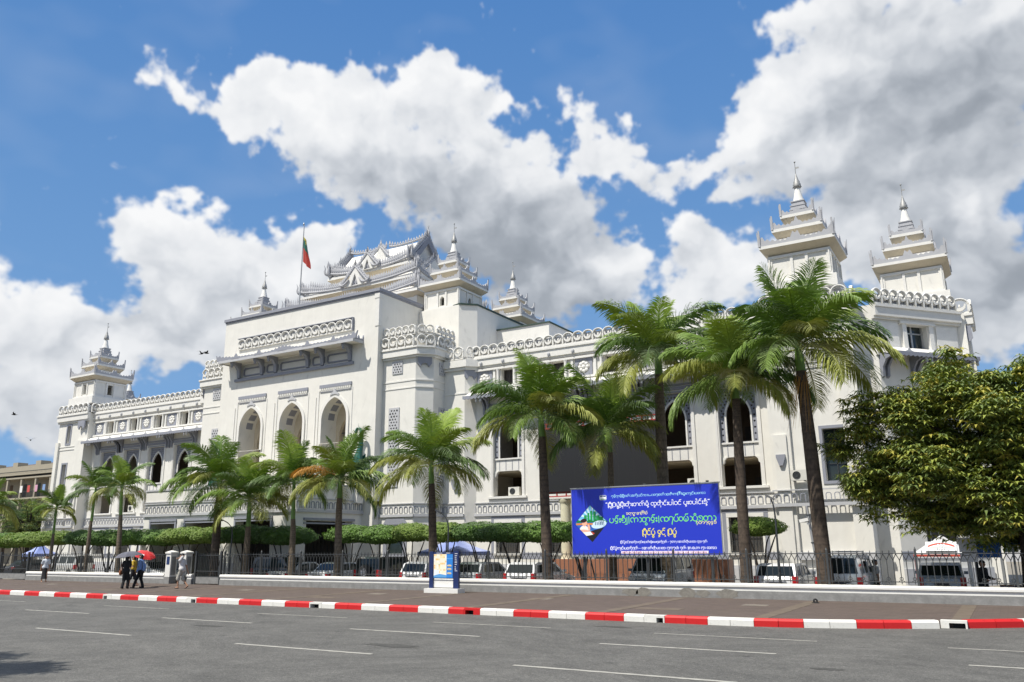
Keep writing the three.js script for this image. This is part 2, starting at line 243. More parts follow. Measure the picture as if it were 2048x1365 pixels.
// repeated pieces (built round their own origin)
function lotusUnit(w, h) {
  const n = 7, top = [], a = h * .62; for (let i = 0; i <= n; i++) { const t = Math.PI * i / n; top.push([w / 2 * Math.cos(t), a + (h - a) * Math.sin(t)]); }
  const pts = [[-w / 2, 0], [w / 2, 0], ...top], r = w * .36, hole = [[-w * .42, h * .10], [-w * .42, h * .55]]; for (let i = 6; i >= 0; i--) { const t = Math.PI * (i / 6); hole.push([w * .40 * Math.cos(t), h * .60 + h * .26 * Math.sin(t)]); } hole.push([w * .42, h * .55], [w * .42, h * .10]);
  const plate = plain(ext(pts, [hole], 0, .12));
  const hood = plain(sweep(top.map(([x, y]) => V(x, y - .05, .13)), [.05, .05], 5));
  const drop = plain(ext([[-.06 + w / 2, h * .2], [w / 2, h * .04], [w / 2 + .06, h * .2], [w / 2 + .05, h * .5], [w / 2 - .05, h * .5]], [], .12, .19));
  const cres = []; for (let i = 0; i <= 10; i++) { const t = Math.PI * .92 + Math.PI * 1.16 * i / 10; cres.push([r * Math.cos(t), h * .5 + r * Math.sin(t)]); } for (let i = 10; i >= 0; i--) { const t = Math.PI * .92 + Math.PI * 1.16 * i / 10; cres.push([r * .74 * Math.cos(t), h * .5 + r * .52 * Math.sin(t) + r * .10]); }
  const crescent = plain(ext(cres, [], .04, .2)), bud = plain(lathe([[.001, -.1], [.07, -.03], [.06, .05], [.001, .16]], 6).translate(0, h * .46, .08));
  const g = mergeGeometries([plate, hood, drop]), c = mergeGeometries([crescent, bud]); boxUV(g, .3); boxUV(c, .4); return [g, c];
}
const LOT = {};
function frieze(x0, y0, z, len, h, ry, p = .82) {                      // a run of lotus units from (x0, z) along direction ry
  const n = Math.max(1, Math.round(len / p)), w = len / n, key = w.toFixed(3) + h; LOT[key] ??= lotusUnit(w, h); const [g, c] = LOT[key];
  const dx = Math.cos(ry), dz = -Math.sin(ry);
  for (let i = 0; i < n; i++) { const s = (i + .5) * w, o = HS('frieze_lotus', g, M.white2, x0 + dx * s, y0, z + dz * s, ry); shared('crescent', c, M.white2, o); }
}
// blind arcade band
const BLIND = (() => { const w = .42, h = .56, o = arch(0, .15, .04, .36, .47, 5), i = arch(0, .11, .04, .35, .43, 5); return boxUV(plain(ext(o.slice().reverse(), [i], 0, .035)), .4); })();
function band(x0, z, len, ry, y = 4.22) {
  const n = Math.max(1, Math.round(len / .42)), w = len / n, dx = Math.cos(ry), dz = -Math.sin(ry);
  for (let i = 0; i < n; i++) { const s = (i + .5) * w; HS('blind_arch', BLIND, M.grey, x0 + dx * s, y + .1, z + dz * s, ry); }
  const nx = Math.sin(ry), nzz = Math.cos(ry), c = V(x0 + dx * len / 2, 0, z + dz * len / 2);
  const ledge = (a, b, d) => new THREE.BoxGeometry(len + .1, b - a, d).translate(0, (a + b) / 2, d / 2 - .05).rotateY(ry).translate(c.x, 0, c.z);
  H('band_ledge', [ledge(y - .12, y + .05, .16), ledge(y + .72, y + .78, .12)], M.pale);
}
function courses(x0, z, len, ry, list, m, name) {                      // horizontal mouldings: [y0, y1, projection]
  const dx = Math.cos(ry), dz = -Math.sin(ry), c = V(x0 + dx * len / 2, 0, z + dz * len / 2);
  H(name, list.map(([a, b, d]) => new THREE.BoxGeometry(len + 2 * Math.min(d, .12), b - a, d + .06).translate(0, (a + b) / 2, d / 2 - .03).rotateY(ry).translate(c.x, 0, c.z)), m);
}
// perforated tracery plate: rectangle with an arch cut out and leafy holes
function tracery(w, y0, y1, a, spring, apex, seed, step = .21) {
  const r = mulberry(seed), holes = [], inA = (x, y, m) => { if (a <= 0) return false; if (y < spring) return Math.abs(x) < a + m; const t = (y - spring) / (apex - spring); return t < 1 + m && Math.abs(x) < a * Math.sqrt(Math.max(0, 1 - t * t * .92)) + m; };
  let row = 0; for (let y = y0 + .13; y < y1 - .1; y += step * .86, row++) for (let x = -w / 2 + .13 + (row & 1) * step / 2; x < w / 2 - .1; x += step) if (!inA(x, y, .17)) { const s = step * (.34 + r() * .10), o = r() * 6; const k = circ(x, y, s, 6, o).map(([p, q], i) => [p + (i % 2 ? (x - p) * .35 : 0), q + (i % 2 ? (y - q) * .35 : 0)]); holes.push(k); }
  const hs = a > 0 ? [arch(0, a, y0 + .02, spring, apex, 7), ...holes] : holes;
  const g = plain(ext(rect(-w / 2, w / 2, y0, y1), hs, -.04, .04)); return boxUV(g, .4);
}
const TR_BAY = tracery(2.2, 7.86, 11.1, .70, 9.45, 10.62, 4), TR_TALL = tracery(.92, 6.1, 11.6, 0, 0, 0, 8, .24), TR_SQ = tracery(.92, 14.0, 14.92, 0, 0, 0, 9, .22);
const RIM_BAY = boxUV(plain(ext(arch(0, .80, 7.86, 9.45, 10.76, 8).reverse(), [arch(0, .70, 7.87, 9.45, 10.62, 8)], -.02, .11)), .3);
const ROSETTE = (() => { const L = [], f = []; f.push(plain(ext([[-.52, -.62], [.52, -.62], [.62, -.5], [.62, .5], [.52, .62], [-.52, .62], [-.62, .5], [-.62, -.5]], [circ(0, 0, .47, 14)], 0, .06))); for (let i = 0; i < 8; i++) { const t = i * Math.PI / 4; L.push(plain(new THREE.SphereGeometry(.16, 6, 4).scale(1, .8, .5).translate(.27 * Math.cos(t), .27 * Math.sin(t), .06))); } L.push(plain(new THREE.SphereGeometry(.15, 8, 6).scale(1, 1, .7).translate(0, 0, .08))); return [boxUV(mergeGeometries(f), .4), boxUV(mergeGeometries(L), .3)]; })();
const COLUMN = boxUV(plain(lathe([[.13, 12.86], [.13, 12.93], [.10, 12.97], [.095, 13.9], [.13, 13.97], [.13, 14.06]], 10)), .3);
const GRILLE = (() => { const L = []; for (let i = 0; i <= 10; i++) L.push(plain(bx(-.9 + i * .18 - .012, -.9 + i * .18 + .012, 1.7, 3.62, -.01, .01))); for (const y of [1.75, 2.3, 3.0, 3.4]) L.push(plain(bx(-.92, .92, y - .014, y + .014, -.012, .012))); for (let i = 0; i < 10; i++) L.push(plain(new THREE.TorusGeometry(.07, .012, 3, 8).translate(-.81 + i * .18, 2.15, 0))); return mergeGeometries(L); })();
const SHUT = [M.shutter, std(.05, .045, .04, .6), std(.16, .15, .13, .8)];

// one wing: x0..x1, bay centres
function wing(x0, x1, bays, roofRight) {
  const holes = []; for (const c of bays) { holes.push(rectH(c - 1.12, c + 1.12, 5.36, 11.12)); holes.push(rectH(c - .47, c + .47, 12.9, 14.05)); holes.push(rectH(c - .93, c + .93, 1.68, 3.64)); }
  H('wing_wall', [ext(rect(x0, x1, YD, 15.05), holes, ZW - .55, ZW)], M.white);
  HE('gallery_floor', [bx(x0, x1, 4.5, 4.85, ZW - 5, ZW - .54), bx(x0, x1, 7.0, 7.25, ZW - 5, ZW - .54), bx(x0, x1, 11.6, 12.0, ZW - 5, ZW - .54), bx(x0, x1, 14.3, 14.9, ZW - 5, ZW - .54)], M.cream); HE('gallery_end', [bx(x0, x0 + .3, YD, 15, ZW - 5, ZW - .55), bx(x1 - .3, x1, YD, 15, ZW - 5, ZW - .55)], M.white);
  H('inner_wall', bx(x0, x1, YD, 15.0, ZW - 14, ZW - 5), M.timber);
  H('flat_roof', bx(x0, x1, 15.0, 15.12, ZW - 14, ZW - .4), M.pale);
  H('plinth', [bx(x0, x1, YD, .85, ZW, ZW + .16), bx(x0, x1, .85, 1.0, ZW, ZW + .08)], M.pale);
  const dado = []; let px = x0; for (const c of bays) { dado.push(bx(px, c - 1.3, 1.32, 1.72, ZW - .1, ZW + .015)); px = c + 1.3; dado.push(bx(c - 1.3, c - 1.06, 1.32, 4.0, ZW - .1, ZW + .012), bx(c + 1.06, c + 1.3, 1.32, 4.0, ZW - .1, ZW + .012), bx(c - 1.3, c + 1.3, 3.86, 4.06, ZW - .1, ZW + .018)); } dado.push(bx(px, x1, 1.32, 1.72, ZW - .1, ZW + .015)); HE('dado_stripe', dado, M.grey);
  band(x0, ZW + .005, x1 - x0, 0);
  courses(x0, ZW, x1 - x0, 0, [[14.28, 14.42, .14], [14.42, 14.9, .26], [14.9, 15.02, .34]], M.white2, 'cornice');
  H('parapet_back', bx(x0, x1, 15.02, 15.75, ZW - .12, ZW + .03), M.pale);
  H('parapet_cap', bx(x0, x1, 15.02, 15.14, ZW + .02, ZW + .30), M.white2);
  frieze(x0, 15.12, ZW + .03, x1 - x0, .82, 0, .72);
  const pend = []; for (let x = x0 + .9; x < x1; x += 1.8) pend.push(lathe([[.001, -.3], [.06, -.22], [.11, -.1], [.11, .02], [.05, .08], [.001, .1]], 6).translate(x, 14.62, ZW + .30)); HE('cornice_boss', pend, M.pale);
  // gallery: lintel, columns, rosettes
  HE('gallery_sill', [bx(x0, x1, 12.72, 12.86, ZW, ZW + .22), bx(x0, x1, 14.06, 14.2, ZW, ZW + .2)], M.white2);
  bays.forEach((c, i) => {
    for (const s of [-1, 1]) { HS('gallery_column', COLUMN, M.white2, c + s * .66, 0, ZW + .12); }
    const nx = i < bays.length - 1 ? (c + bays[i + 1]) / 2 : Math.min(x1 - .6, c + 1.8); for (const rx of i === 0 ? [Math.max(x0 + .65, c - 1.8), nx] : [nx]) { const o = HS('rosette_panel', ROSETTE[0], M.grey, rx, 13.47, ZW); shared('rosette', ROSETTE[1], M.white2, o); HE('gallery_pier', [bx(rx - .92, rx - .74, 12.86, 14.06, ZW, ZW + .12), bx(rx + .74, rx + .92, 12.86, 14.06, ZW, ZW + .12)], M.white2); }
    const gw = H('gallery_window', [bx(c - .47, c + .47, 12.9, 14.05, ZW - .5, ZW - .46)], SHUT[i % 2]); HE('window_frame', [bx(c - .47, c - .42, 12.9, 14.05, ZW - .46, ZW - .4), bx(c + .42, c + .47, 12.9, 14.05, ZW - .46, ZW - .4), bx(c - .02, c + .02, 12.9, 14.05, ZW - .46, ZW - .42)], SHUT[1], gw);
    // arched bay: stepped frame, tracery, balustrade, lower opening
    HE('bay_frame', [bx(c - 1.34, c - 1.20, 5.3, 11.3, ZW, ZW + .07), bx(c + 1.20, c + 1.34, 5.3, 11.3, ZW, ZW + .07), bx(c - 1.20, c - 1.12, 5.36, 11.2, ZW, ZW + .035), bx(c + 1.12, c + 1.20, 5.36, 11.2, ZW, ZW + .035), bx(c - 1.5, c + 1.5, 5.22, 5.36, ZW, ZW + .14)], M.white2);
    HE('bay_lintel', [bx(c - 1.36, c + 1.36, 11.3, 11.5, ZW, ZW + .08), bx(c - 1.2, c + 1.2, 11.14, 11.22, ZW, ZW + .05), bx(c - 1.36, c + 1.36, 11.58, 11.66, ZW, ZW + .12)], M.grey);
    const aw = HS('arched_window', TR_BAY, M.grey, c, 0, ZW - .28); shared('arch_rim', RIM_BAY, M.white2, aw);
    H('balcony_panel', [bx(c - 1.12, c + 1.12, 7.05, 7.86, ZW - .42, ZW - .22), bx(c - 1.12, c + 1.12, 7.8, 7.9, ZW - .46, ZW - .14)], M.white2);
    HE('panel_rib', [-.75, -.25, .25, .75].map((q) => bx(c + q - .02, c + q + .02, 7.1, 7.78, ZW - .22, ZW - .2)), M.grey);
    HE('corner_bracket', [-1, 1].map((s) => ext(s < 0 ? [[c - 1.12, 7.05], [c - 1.12, 6.6], [c - 1.0, 6.72], [c - .96, 6.9], [c - .8, 7.05]] : [[c + .8, 7.05], [c + .96, 6.9], [c + 1.0, 6.72], [c + 1.12, 6.6], [c + 1.12, 7.05]], [], ZW - .4, ZW - .15)), M.white2);
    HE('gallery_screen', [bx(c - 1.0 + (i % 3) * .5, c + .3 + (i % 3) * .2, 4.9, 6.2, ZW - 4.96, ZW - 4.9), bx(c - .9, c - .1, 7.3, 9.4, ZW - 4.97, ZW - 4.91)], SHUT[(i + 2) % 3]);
    const gr = HS('ground_window', GRILLE, M.iron, c, 0, ZW - .12); shared('window_shutter', boxUV(plain(bx(-.93, .93, 1.68, 3.64, -.36, -.32)), 1), SHUT[1], gr);
    H('window_sill', [bx(c - 1.06, c + 1.06, 1.56, 1.68, ZW, ZW + .14), bx(c - 1.06, c - .93, 1.68, 3.76, ZW, ZW + .04), bx(c + .93, c + 1.06, 1.68, 3.76, ZW, ZW + .04), bx(c - 1.06, c + 1.06, 3.64, 3.86, ZW, ZW + .05)], M.white2);
  });
  eave(x0, ZW, x1 - x0, 0, bays.map((c) => c - x0));
}
function eave(x0, z, len, ry, at) {                                    // sloped sunshade with fascia, brackets and pendants, local x along the wall
  const c = V(x0, 0, z), put = (g) => g.rotateY(ry).translate(c.x, 0, c.z);
  const slope = new THREE.ExtrudeGeometry(shapeOf([[0, 12.72], [0, 12.5], [1.15, 12.02], [1.2, 12.02], [1.2, 12.14]]), { depth: len, bevelEnabled: false }).rotateY(-Math.PI / 2).scale(-1, 1, 1);
  // shape x (outwards) now lies on +z
  const sl = new THREE.BufferGeometry(); const A = [[0, 12.74], [1.2, 12.16], [1.2, 12.0], [0, 12.4]], pos = [], quad = (a, b, cc, d) => pos.push(...a, ...b, ...cc, ...a, ...cc, ...d);
  for (let i = 0; i < 4; i++) { const [u, v] = A[i], [u2, v2] = A[(i + 1) % 4]; quad([0, v, u], [0, v2, u2], [len, v2, u2], [len, v, u]); } quad(...A.map(([u, v]) => [0, v, u]).reverse()); quad(...A.map(([u, v]) => [len, v, u]));
  sl.setAttribute('position', new THREE.Float32BufferAttribute(pos, 3)); sl.computeVertexNormals();
  H('eave_roof', put(plain(sl)), M.white2);
  const fp = [[0, 12.19], [0, 11.99]]; const n = Math.round(len / .3); for (let i = 0; i < n; i++) { const a = len * i / n, b = len * (i + 1) / n; fp.push([(a * .5 + b * .5), 11.92], [b, 11.99]); } fp.push([len, 12.19]);
  H('eave_fascia', put(plain(ext(fp, [], 1.2, 1.25))), M.grey);
  const top = []; for (let s = 1.0; s < len; s += 1.75) top.push(put(plain(ext([[s - .28, 12.19], [s + .28, 12.19], [s + .1, 12.28], [s, 12.44], [s - .1, 12.28]], [], 1.19, 1.23)))); HE('eave_crest', top, M.pale);
  const br = [], pe = []; for (const a of at) for (const s of [-1.62, -1.98 + 3.6]) { for (const q of [-.17, .17]) { const x = a + s + q; if (x < .1 || x > len - .1) continue; br.push(put(plain(ext([[0, 11.95], [0, 10.9], [.16, 11.0], [.2, 11.5], [.5, 11.9], [.95, 12.02], [.95, 12.1], [0, 12.35]], [], -.07, .07)).rotateY(-Math.PI / 2).translate(x, 0, 0))); pe.push(put(plain(lathe([[.001, 11.66], [.09, 11.75], [.07, 11.85], [.1, 11.95], [.1, 12.05]], 6)).translate(x, 0, 1.12))); } }
  HE('eave_bracket', br, M.grey); HE('eave_pendant', pe, M.pale);
}
const BL = [-72.98, -69.4, -65.8, -62.15], BR = [-28.45, -24.5, -20.6, -16.7, -12.8];
wing(-75.7, -58.0, BL); wing(-31.3, -10.8, BR);

// ---- tiered spire towers (pyatthat)
function crestPlate(w, h, n, seed) {                                   // carved crest with raised corners and a palmette in the middle
  const pts = [[-w / 2, 0], [w / 2, 0]], N = n * 2; const r = mulberry(seed);
  for (let i = 0; i <= N; i++) { const t = 1 - 2 * i / N, a = Math.abs(t), e = .26 + .66 * Math.pow(a, 6) + .55 * Math.exp(-((t / .13) ** 2)) + .12 * a * a; pts.push([t * w / 2 * (1 + .02 * Math.pow(a, 6)), h * e * (i % 2 ? .66 : 1.0) + (i % 2 ? 0 : r() * .03)]); }
  return plain(ext(pts, [], -.05, .05));
}
function spireTower(xc, zc, y0, s, o = {}) {
  const L = (g) => g.translate(xc, 0, zc), hw = 1.65 * s, Y = (v) => y0 + v * s, body = [], trim = [];
  const hol = o.blind ? [] : [o.arched ? arch(0, .2, Y(.25), Y(.75), Y(1.05), 5) : rectH(-.27 * s, .27 * s, Y(.3), Y(1.3))]; for (const f of [0, 1, 2, 3]) body.push(L(plain(ext(rect(-hw + (f % 2 ? .25 : 0), hw - (f % 2 ? .25 : 0), Y(0), Y(1.62)), hol, hw - .25, hw)).rotateY(f * Math.PI / 2)));
  const p = H('spire_tower', body, M.white, hall, o.label ? { label: o.label } : undefined);
  const sq = (a, b, y1, y2) => L(bx(-a, a, y1, y2, -b, b));
  H('tower_base', [sq(hw + .35 * s, hw + .35 * s, Y(-.75), Y(-.05)), sq(hw + .12 * s, hw + .12 * s, Y(-.05), Y(.12))], M.white2, p);
  const pil = []; for (const f of [0, 1, 2, 3]) for (const q of [-1, 1]) { pil.push(L(bx(q * hw - .13 * s, q * hw + .13 * s, Y(.12), Y(1.5), hw - .02, hw + .06).rotateY(f * Math.PI / 2))); pil.push(L(bx(q * .42 * s - .08, q * .42 * s + .08, Y(.12), Y(1.5), hw - .02, hw + .08).rotateY(f * Math.PI / 2))); } pil.push(sq(hw + .1, hw + .1, Y(1.46), Y(1.62)));
  HE('pilaster', pil, M.white2, p);
  const eaves = [[2.12, 1.62, 1], [1.45, 2.78, .72], [.98, 3.74, .52]];
  eaves.forEach(([w, y, ch], i) => {
    const W = w * s, cove = new THREE.CylinderGeometry(W * 1.414, (i === 0 ? hw : W * .8) * 1.414, .42 * s, 4, 1).rotateY(Math.PI / 4).translate(0, Y(y + .21), 0);
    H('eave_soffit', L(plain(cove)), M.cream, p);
    H('eave_slab', [sq(W, W, Y(y + .42), Y(y + .60))], M.white2, p);
    const nx = eaves[i + 1] ? eaves[i + 1][0] : .55; H('tier_wall', [sq(nx * s * .84, nx * s * .84, Y(y + .6), Y((eaves[i + 1] ? eaves[i + 1][1] : 4.7) + .02))], M.white2, p);
    const cp = crestPlate(W * 2.04, .92 * s * (.55 + ch * .45), 15 - i * 3, 3 + i), cr = []; for (const f of [0, 1, 2, 3]) cr.push(L(cp.clone().translate(0, Y(y + .59), W - .06).rotateY(f * Math.PI / 2))); 
    for (const [a, b] of [[-1, -1], [1, -1], [1, 1], [-1, 1]]) cr.push(L(plain(new THREE.ConeGeometry(.13 * s, .5 * s * ch, 4)).translate(a * (W - .06), Y(y + .6) + .25 * s * ch, b * (W - .06))));
    H('eave_crest', cr, M.carved, p);
  });
  const st = []; let yy = 4.5; for (const [w, h] of [[.56, .14], [.48, .12], [.5, .07], [.42, .2], [.45, .06], [.36, .22], [.4, .07]]) { st.push(sq(w * s, w * s, Y(yy), Y(yy + h))); yy += h; }
  H('spire_steps', st, M.carved, p);
  H('spire_bell', L(plain(lathe([[.36 * s, Y(yy)], [.33 * s, Y(yy + .1)], [.25 * s, Y(yy + .4)], [.17 * s, Y(yy + .8)], [.12 * s, Y(yy + .95)]], 8))), M.white2, p);
  const ht = []; const y3 = yy + .93; ht.push(L(plain(lathe([[.1, Y(y3)], [.2 * s, Y(y3 + .02)], [.26 * s, Y(y3 + .1)], [.22 * s, Y(y3 + .16)], [.25 * s, Y(y3 + .22)], [.19 * s, Y(y3 + .34)], [.2 * s, Y(y3 + .4)], [.13 * s, Y(y3 + .55)], [.08 * s, Y(y3 + .75)], [.03, Y(y3 + .95)], [.001, Y(y3 + 1)]], 9))));
  for (let i = 0; i < 8; i++) ht.push(L(plain(lathe([[.001, -.09], [.03, -.05], [.001, 0]], 4)).translate(.25 * s * Math.cos(i * .785), Y(y3 + .1), .25 * s * Math.sin(i * .785))));
  H('spire_finial', ht, M.galvD ?? (M.galvD = std(.30, .30, .29, .55, { metalness: .3 })), p);
  H('spire_rod', [L(bar(V(0, Y(y3 + .9), 0), V(0, Y(y3 + 1.75), 0), .022, 5)), L(plain(new THREE.SphereGeometry(.06, 6, 5).translate(0, Y(y3 + 1.75), 0))), L(bx(0, .22, Y(y3 + 1.3), Y(y3 + 1.4), -.01, .01))], M.galvD, p);
}
spireTower(-8.5, -48.6, 17.0, 1, { blind: true, label: 'spire tower over the front corner, behind the tall palms' });
spireTower(-3.25, -55.7, 17.0, 1, { blind: true, label: 'spire tower over the side corner, beside the leafy tree' });
spireTower(-78.05, -48.6, 16.9, 1, { label: 'spire tower with small dark windows above the far end of the long wing' });
spireTower(-35.25, -50.2, 19.85, .93, { arched: true, label: 'spire tower with a small arched window beside the carved pavilion roof' });
spireTower(-36.2, -61, 19.6, .98, { arched: true });
spireTower(-57.2, -50.6, 19.85, .93, { arched: true });
spireTower(-90.4, -60, 15.6, .97, {});

// ---- end towers: chamfered corner block on the right, mirrored on the left
function endTower(xa, xb, dir) {                                       // dir: +1 outer side towards +x
  const z = -46.35, holesF = [], c = (xa + xb) / 2;
  if (dir < 0) { holesF.push(rectH(c - .95, c - .4, 12.25, 14.0), rectH(c - 1.1, c - .45, 7.6, 10.2)); }
  else holesF.push(rectH(c + .35, c + 1.5, 5.4, 8.2));
  H('tower_wall', [ext(rect(xa, xb, YD, 15.2), holesF, z - .5, z), bx(xa, xb, YD, 15.2, z - 4.4, z - .5)], M.white);
  for (const h of holesF) { const [x0, y0] = h[0], [x1, y1] = h[2]; const w = H('tower_window', bx(x0, x1, y0, y1, z - .46, z - .42), dir < 0 ? SHUT[1] : M.glass); HE('window_frame', [bx(x0 - .16, x0, y0 - .16, y1 + .16, z - .02, z + .05), bx(x1, x1 + .16, y0 - .16, y1 + .16, z - .02, z + .05), bx(x0, x1, y1, y1 + .16, z - .02, z + .05), bx(x0, x1, y0 - .16, y0, z - .02, z + .05)], M.grey, w); if (dir > 0) H('window_bar', [bx((x0 + x1) / 2 - .03, (x0 + x1) / 2 + .03, y0, y1, z - .42, z - .36), bx(x0, x1, 7.1, 7.16, z - .42, z - .36), bx(x0, x1, 6.3, 6.35, z - .42, z - .36)], M.iron, w); }
  const pier = (p, q, pr, y1) => bx(p, q, YD, y1, z, z + pr);
  H('tower_pier', dir > 0 ? [pier(xa, xa + 1.1, .22, 12.4), pier(xa + .2, xa + .9, .34, 8.0), pier(xb - .9, xb, .2, 12.4)] : [pier(xb - 1.5, xb, .26, 12.4), pier(xb - 1.25, xb - .25, .4, 8.0), pier(xa, xa + .5, .2, 12.4), pier(xa - .2, xb - 1.6, .45, 5.6)], M.white);
  courses(xa, z, xb - xa, 0, [[11.6, 11.72, .05], [11.9, 12.0, .05]], M.white2, 'string_course');
  band(xa, z + (dir > 0 ? .36 : .47), xb - xa, 0);
  H('plinth', [bx(xa - .1, xb + .1, YD, .85, z, z + .5), bx(xa, xb, 1.32, 1.72, z, z + .235)], M.pale);
  courses(xa, z, xb - xa, 0, [[14.28, 14.45, .14], [14.45, 14.95, .28], [14.95, 15.1, .36]], M.white2, 'cornice');
  H('parapet_back', [bx(xa, xb, 15.05, 15.8, z - 4.3, z + .05)], M.pale);
  frieze(xa, 15.12, z + .14, xb - xa, .95, 0);
  const side = dir > 0 ? xb : xa;                                      // frieze on the visible flank
  frieze(xb + .12, 15.12, z, 1.5, .95, Math.PI / 2);
  const con = []; for (const q of dir > 0 ? [xa + .55] : [xb - .75]) con.push(ext([[q - .55, 14.3], [q + .55, 14.3], [q + .55, 13.7], [q + .35, 13.45], [q + .2, 13.7], [q, 13.8], [q - .2, 13.7], [q - .35, 13.45], [q - .55, 13.7]], [], z + .2, z + .32)); H('cornice_console', con, M.grey);
  H('wall_bracket', [(dir > 0 ? xa + .55 : xb - .75)].map((q) => ext([[q - .24, 6.9], [q + .24, 6.9], [q + .24, 6.75], [q + .1, 6.3], [q - .1, 6.3], [q - .24, 6.75]], [], z + .34, z + .5)), M.grey);
}
endTower(-80.6, -75.7, -1); endTower(-10.85, -6.05, 1);
// chamfered corner between the two right-hand towers
{
  const a = V(-5.0, 0, -47.75), b = V(-1.15, 0, -52.2), d = b.clone().sub(a), len = Math.hypot(d.x, d.z), ry = Math.atan2(-d.z, d.x), mid = a.clone().add(b).multiplyScalar(.5);
  const put = (g) => g.rotateY(ry).translate(a.x, 0, a.z);
  H('corner_wall', [put(plain(ext(rect(0, len, YD, 15.1), [rectH(len * .36, len * .62, 12.55, 14.1), rectH(len * .3, len * .7, 5.4, 9.2), rectH(len * .3, len * .7, 1.5, 3.7)], -.5, 0))), put(bx(0, len, YD, 15.1, -5, -3)), bx(-6.05, -5.0, YD, 15.1, -52, -47.75), bx(-6, -.7, YD, 15, -58.5, -52.3)], M.white);
  HE('corner_shutter', [put(plain(bx(len * .3, len * .7, 5.4, 9.2, -.42, -.38))), put(plain(bx(len * .3, len * .7, 1.5, 3.7, -.42, -.38)))], SHUT[1]); HE('shutter_bar', [.4, .5, .6].flatMap((q) => [put(plain(bx(len * q - .03, len * q + .03, 5.4, 9.2, -.38, -.32))), put(plain(bx(len * q - .03, len * q + .03, 1.5, 3.7, -.38, -.32)))]), M.pale); const w = H('corner_window', put(plain(bx(len * .36, len * .62, 12.55, 14.1, -.42, -.4))), M.glass);
  HE('window_frame', [[.36, .38], [.47, .49], [.60, .62]].map(([p, q]) => put(plain(bx(len * p, len * q, 12.55, 14.1, -.4, -.34)))).concat([put(plain(bx(len * .36, len * .62, 13.65, 13.72, -.4, -.34)))]), M.galv, w);
  HE('window_column', [.33, .65].map((q) => put(plain(bx(len * q - .14, len * q + .14, 12.5, 14.2, -.02, .14)))).concat([put(plain(bx(len * .28, len * .7, 14.1, 14.25, -.02, .2)))]), M.white2);
  HE('wall_panel', [[.03, .26], [.72, .97]].map(([p, q]) => put(plain(bx(len * p, len * q, 12.7, 14.1, -.02, .08)))), M.white2);
  courses(a.x, a.z, len, ry, [[14.28, 14.42, .14], [14.42, 14.92, .3], [14.92, 15.05, .38], [12.2, 12.45, .1]], M.white2, 'cornice');
  H('parapet_back', put(plain(bx(0, len, 15.05, 15.75, -.2, .02))), M.pale);
  frieze(a.x, 15.1, a.z + .12, len, .95, ry, .6);
  eave(a.x, a.z, len, ry, [1.9, len - 1.9]);
  band(a.x + .01, a.z + .012, len, ry);
  H('dado_stripe', put(plain(bx(0, len, 1.3, 1.72, -.02, .02))), M.grey); H('plinth', put(plain(bx(0, len, YD, .85, -.02, .16))), M.pale);
  // side tower pier beyond the chamfer
  H('tower_wall', [bx(-5.6, -.55, YD, 15.1, -58, -53.0), bx(-1.2, -.45, YD, 12.4, -54.0, -52.6)], M.white);
  courses(-1.3, -52.98, .9, 0, [[14.28, 14.45, .14], [14.45, 14.95, .28], [14.95, 15.1, .36]], M.white2, 'cornice'); frieze(-1.35, 15.12, -52.85, .95, .95, 0); frieze(-.42, 15.12, -53, 5, .95, Math.PI / 2);
  H('cornice_console', ext([[-1.0, 14.3], [-.45, 14.3], [-.4, 13.6], [-.6, 13.35], [-.8, 13.7], [-1.0, 13.8]], [], -52.6, -52.48), M.grey);
}
